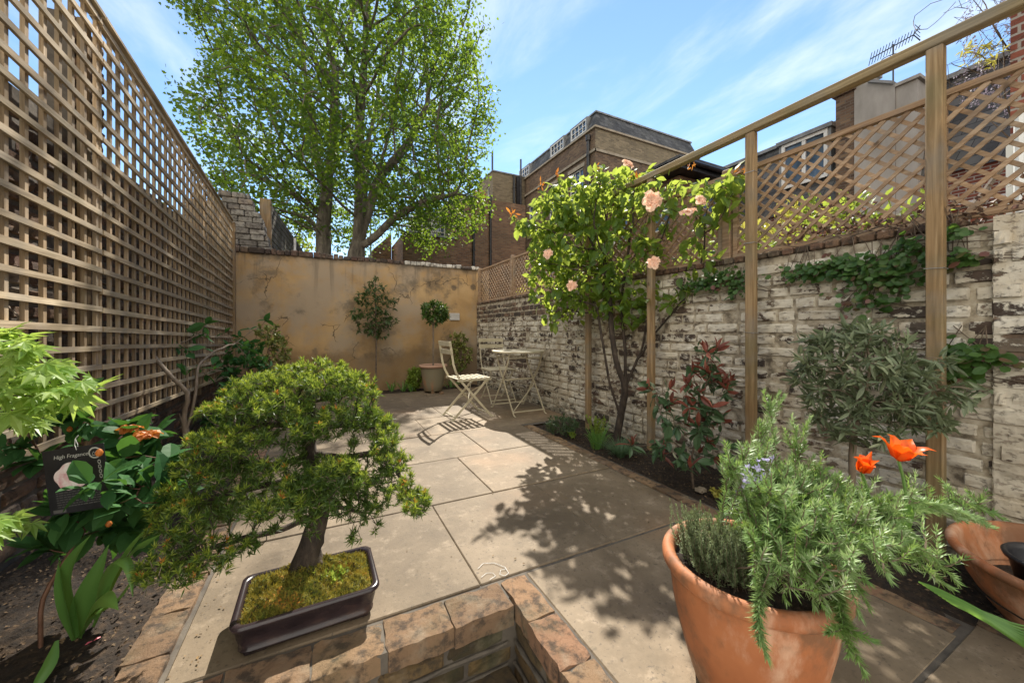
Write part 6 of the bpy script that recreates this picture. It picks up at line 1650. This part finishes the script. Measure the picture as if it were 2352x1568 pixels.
for k in range(7):
    s_ = ["mm mmmm mm mmmmm mmm mm mmmm","mmmm mm mmmmm mm mmmm mmm mm","mmm mmmmm mm mmm mmmmm mm mm","mm mmm mmmm mmmm mm mmm mmmm"][k % 4]
    b = MB(); x = -.058
    while x < .058: w_ = random.uniform(.004,.012); b.box(x, min(x+w_,.062), -.0011, -.0009, -.034-k*.0068, -.0318-k*.0068); x += w_+.0022
    b.build('small_print', M_GREYP, lt_, local=True)
b = MB(); b.box(-.070,-.038,-.0011,-.0009,-.090,-.080); b.build('print_block', M_GREYP, lt_, local=True)
b = MB(); b.lathe([(.0125,0),(.0165,0)], n=40); V = np.concatenate(b.v); b.v = [np.stack([V[:,0]+.054, np.full(len(V),-.0013), V[:,1]+.070],-1)]; b.build('round_emblem', M_PRINT, lt_, local=True)
b = MB(); P = [( .047,-.0013,.066),(.051,-.0013,.074),(.054,-.0013,.068),(.058,-.0013,.075),(.062,-.0013,.067)]; b.tube(P, .0007, 4); b.box(.047,.062,-.0014,-.0010,.0625,.0645); b.build('leaf_mark', M_PRINT, lt_, local=True)
for k in range(4):
    b = MB(); b.lathe([(.0032,0),(.0052,0)], n=20); V = np.concatenate(b.v); b.v = [np.stack([V[:,0]*.8+.062, np.full(len(V),-.0013), V[:,1]*1.2+.042-k*.014],-1)]
    b.build('ring_mark', M_PRINT, lt_, local=True)
m_, t__, b__, o__ = mat_new("printed_bloom"); vv_ = coords(t__); lk(t__, ramp(t__, noise(t__, vv_, 38, 4), [(.35,(.62,.30,.34)),(.5,(.74,.60,.60)),(.65,(.80,.76,.74))]).outputs[0], b__.inputs['Base Color'])
b = MB(); a = np.linspace(0,2*pi,60,endpoint=False); R_ = .036*(1+.14*np.abs(np.sin(a*2.5+.4))+.04*np.sin(a*2)); 
b.raw(np.stack([R_*1.12*np.cos(a)-.012, np.full(60,-.0012), R_*np.sin(a)+.012],-1), [tuple(range(60))]); b.build('bloom_picture', m_, lt_, local=True)
b = MB(); b.tube([(0.010,-.002,.086),(.006,-.001,.10),(.008,.001,.118),(.014,.004,.126)], .0009, 5); b.tube([(0.011,.002,.086),(.012,.001,.10),(.008,.001,.118)], .0009, 5)
b.build('string', M_WHITE, lt_, local=True)

# Japanese maple reaching in from the left edge
rg = np.random.default_rng(18)
M_MAPLE = mat_leaf("maple_leaf", (.13,.26,.045), (.36,.48,.13), (.60,.78,.12), .5, .42, 5)
MB_ = np.array([-.98,1.15,0.0])
mt_ = thing('japanese_maple', 'bright lime Japanese maple reaching in at the left edge above the camellia', 'tree', MB_)
mb = MB(); sm = MB(); lay = []
for (u0,v0,u1,v1,t_,n_) in [(-40,785,90,800,1.02,26),(-60,830,150,840,1.0,30),(-60,870,200,890,.98,36),(-50,905,180,930,1.0,30),(-60,935,100,960,1.03,16),(-40,1185,30,1205,.95,22),(-60,780,40,770,1.1,24)]:
    a, e = W(u0,v0,t_), W(u1,v1,t_); f = rg.random(n_)**.8; lay.append(a+(e-a)*f[:,None]+rg.normal(0,[.012,.03,.012],(n_,3))); sm.tube([a-[.15,0,-.02], a, (a+e)/2+[0,0,.01], e], [.004,.003,.0022,.0012], 5)
P = np.concatenate(lay); d = unit(np.tile(RT*.75-FW*.25+[0,0,-.28],(len(P),1))+rg.normal(0,.35,P.shape)); nn = unit(np.tile([0,-.15,1.],(len(P),1))+rg.normal(0,.35,P.shape))
mb.leaves(L_PALM, P, d, nn, .056*(1+rg.normal(0,.2,len(P))).clip(.5,1.4))
sm.tube([MB_, MB_+[0,.05,.5], W(-60,870,1.05)-[.1,0,0], W(-60,800,1.05)], [.014,.012,.008,.004], 8); sm.build('stems', M_TWIG, mt_); mb.build('foliage', M_MAPLE, mt_)

# broad leaved bulb in the near left
tlp = thing('tulip_leaves', 'clump of broad upright tulip leaves growing from bare soil at the lower left', 'plant', G(180,1470)); 
def bl_(pts, wd, side, m=None):
    P = np.array(pts); s_ = np.linspace(0,len(P)-1,12); Q = np.stack([np.interp(s_, range(len(P)), P[:,q]) for q in range(3)],-1)
    for _ in range(2): Q[1:-1] = (Q[:-2]+2*Q[1:-1]+Q[2:])/4
    b = MB(); b.blade(Q, wd*np.array([.3,.5,.75,.95,1,1,.95,.85,.68,.48,.25,.02]), side, .22); b.build('leaf', M_STRAP, tlp, smooth=True)
t0_ = 1.2
bl_(w3((180,1460,1.20),(172,1400,1.19),(150,1330,1.17),(165,1280,1.16),(208,1228,1.16)), .045, RT)
bl_(w3((180,1465,1.21),(190,1390,1.2),(215,1330,1.2),(250,1250,1.22)), .055, RT*.8+FW*.4)
bl_(w3((185,1460,1.2),(205,1400,1.17),(225,1370,1.14),(250,1375,1.10),(272,1400,1.08)), .048, FW*.6+[0,0,.5])
bl_(w3((220,1420,1.22),(240,1330,1.2),(270,1270,1.19),(300,1290,1.15),(305,1370,1.12)), .040, FW*.7+RT*.3)
bl_(w3((200,1440,1.22),(250,1350,1.23),(300,1260,1.24),(345,1205,1.24)), .040, RT*.7-FW*.5)
bl_(w3((215,1440,1.23),(260,1340,1.24),(310,1260,1.26),(372,1225,1.26)), .032, RT*.5+[0,0,.6])
bl_(w3((170,1470,1.2),(150,1400,1.16),(138,1340,1.15),(135,1290,1.15)), .034, RT)
bl_(w3((130,1470,1.1),(115,1520,1.06),(90,1560,1.03),(60,1620,1.0)), .030, RT*.8+FW*.5)
bl_(w3((180,1465,1.2),(215,1400,1.2),(262,1390,1.16),(330,1290,1.2)), .03, FW)
# slender bare-stemmed camellia with leathery leaves
rg = np.random.default_rng(20)
SC = np.array([-.872,3.40,0.0])
sc = [(470,775,45,26,3.5),(560,760,60,26,3.6),(610,735,30,14,3.7),(520,800,50,26,3.5),(400,800,50,40,3.3),(350,840,45,50,3.2),(480,850,40,30,3.5),(560,820,30,22,3.6),(330,760,20,30,3.2),(440,740,30,20,3.4)]
blobs = [(W(u,v,t), (ru/F_PX*t,.14,rv/F_PX*t)) for u,v,ru,rv,t in sc]
shrub('slender_camellia', 'slender bare stemmed camellia with sparse leathery leaves against the far trellis', 'shrub', SC, [[SC, SC+[0,0,.3]]+w3((418,960,2.66),(438,900,2.66),(425,850,2.68),(432,800,2.72)), (w3((434,980,2.66),(450,900,2.70),(452,840,2.8),(500,800,3.1)),-2), (w3((428,900,2.66),(380,850,2.75),(340,800,2.95)),-2), (w3((430,1000,2.66),(412,950,2.62)),-2)], blobs, 95, .07, .12, .0024, .021, M_CAM, L_CAM, .10, 3, rg, M_PALEB, inner=.22, spread=.9, parts=('stems','foliage'), upn=1.2)
DB = np.array([-.86,4.9,0.0])
shrub('evergreen_bush', 'dark shaded evergreen bush halfway along the left bed', 'shrub', DB, [[DB, DB+[0,0,.2]]], [(DB+[.1,0,.62],(.24,.32,.34)),(DB+[.15,-.5,.36],(.2,.3,.22))], 330, .06, .09, .002, .015, M_CAM, L_CAM, .075, 5, rg, inner=.7)
VB = np.array([-.62,5.55,0.0])
shrub('variegated_bush', 'yellow edged variegated bush in the far left corner by the ochre wall', 'shrub', VB, [[VB, VB+[0,0,.3]]], [(VB+[0,0,.72],(.24,.26,.38)),(VB+[.0,0,.95],(.16,.2,.12))], 420, .05, .07, .002, .012, M_EUO, L_OVAL, .055, 6, rg, inner=.8)
low('dark_perennial', 'low dark leathery plant on the soil beneath the slender camellia', 'plant', G(495,985), .12, .13, M_CAM, L_CAM, .05, 4, 50)
low('dark_perennial', 'low green plant at the bed edge behind the left side of the bonsai', 'plant', np.array([-.7,4.0,0]), .14, .2, M_MID, L_OVAL, .05, 4, 60)
# fallen petals, thin wire, flat stone
M_PINK = flatm("pink_petal", (.6,.12,.16))
for (u,v,l) in ((195,1480,'pink fallen petal on the soil beside the broad tulip leaves'),(215,1470,'second pink fallen petal, right beside the first under the tulip leaves')):
    f = MB(); c = G(u,v,.012); f.blade([c, c+[.006,.004,.004], c+[.013,.008,.002]], [.003,.010,.004], [-.5,1,0], .2); tag(f.build('fallen_petal', M_PINK), l, 'petal')
f = MB(); P = [G(1098,1305,.004),G(1110,1293,.004),G(1135,1292,.004),G(1160,1302,.004),G(1168,1315,.004),G(1160,1322,.004),G(1148,1318,.004),G(1150,1308,.004),G(1162,1306,.004)]
f.tube(P, .0011, 5); P = [G(1105,1325,.004),G(1118,1315,.004),G(1132,1315,.004),G(1138,1322,.004),G(1125,1330,.004)]; f.tube(P, .0010, 5)
tag(f.build('wire_loop', M_WHITE), 'thin curled loop of white wire lying on the patio near the stairwell corner', 'wire')
f = MB(); rough_brick(f, 2.06,2.11,1.52,1.56,.0,.022, rg); tag(f.build('flat_stone', M_LINT), 'small pale flat stone lying on soil in front of the photinia', 'stone')

# wisteria overhead at the top right
rg = np.random.default_rng(33)
WB = np.array([5.35,1.25,0.0]); ws = thing('wisteria', 'bare twigs and hanging racemes of wisteria at the top right by the red house', 'climber', WB)
sm = MB(); lf = MB()
Wt = lambda u, v, t=3.6: W(u,v,t)
cords = [[(2330,300),(2300,200),(2310,120),(2290,60),(2240,10),(2210,-40)],[(2310,240),(2270,180),(2230,160),(2190,150),(2185,145)],[(2300,180),(2260,130),(2230,120),(2200,135)],[(2320,120),(2280,60),(2260,0),(2220,-30)],[(2330,330),(2290,290),(2250,260)],[(2330,200),(2290,230),(2260,240)],[(2260,-20),(2180,-8),(2110,20),(2090,60),(2115,76),(2150,55),(2195,5)]]
sm.tube([WB, WB+[0,0,2.0], W(2345,330,3.55), W(2335,150,3.5), W(2330,-60,3.5)], [.03,.025,.02,.014,.01], 7)
for c in cords:
    P = np.array([Wt(u,v,3.55+rg.normal(0,.1)) for u, v in c]); s_ = np.linspace(0,len(P)-1,16); Q = np.stack([np.interp(s_, range(len(P)), P[:,q]) for q in range(3)],-1); Q[1:-1] = (Q[:-2]+Q[2:])/2; sm.tube(Q, np.linspace(.007,.002,16) if c is not cords[-1] else .0028, 5)
for q in range(60):
    a = Wt(rg.uniform(2200,2335), rg.uniform(-20,220), 3.55+rg.normal(0,.15)); sm.tube([a, a+rg.normal(0,.08,3), a+rg.normal(0,.14,3)], .002, 4)
sm.build('stems', M_TWIG, ws)
for q in range(46):
    u, v = (rg.uniform(2195,2345), rg.uniform(-30,230)) if q > 8 else (2200+q*16, 150+rg.uniform(-10,40))
    a = Wt(u, v, 3.55+rg.normal(0,.15)); l = rg.uniform(.12,.30); n_ = int(l/.007); z = np.linspace(0,l,n_); P = a-np.outer(z,[0,0,1])+rg.normal(0,1,(n_,3))*(.016*(1-z/l*.8))[:,None]
    lf.leaves(L_KITE, P, unit(rg.normal(size=(n_,3))+[0,0,-.4]), unit(rg.normal(size=(n_,3))), .020)
lf.build('racemes', mat_leaf("wisteria_bud", (.12,.10,.11), (.24,.20,.25), (.4,.35,.45), .3, .5, 5), ws)
lf = MB(); q = np.array([Wt(2260+rg.normal(0,28), 130+rg.normal(0,22), 3.5) for _ in range(34)]); leafset(lf, q, unit(rg.normal(size=q.shape)), 3, .06, L_SLIM, rg, .8, .3, .5, 0); lf.build('foliage', M_GOLD, ws)
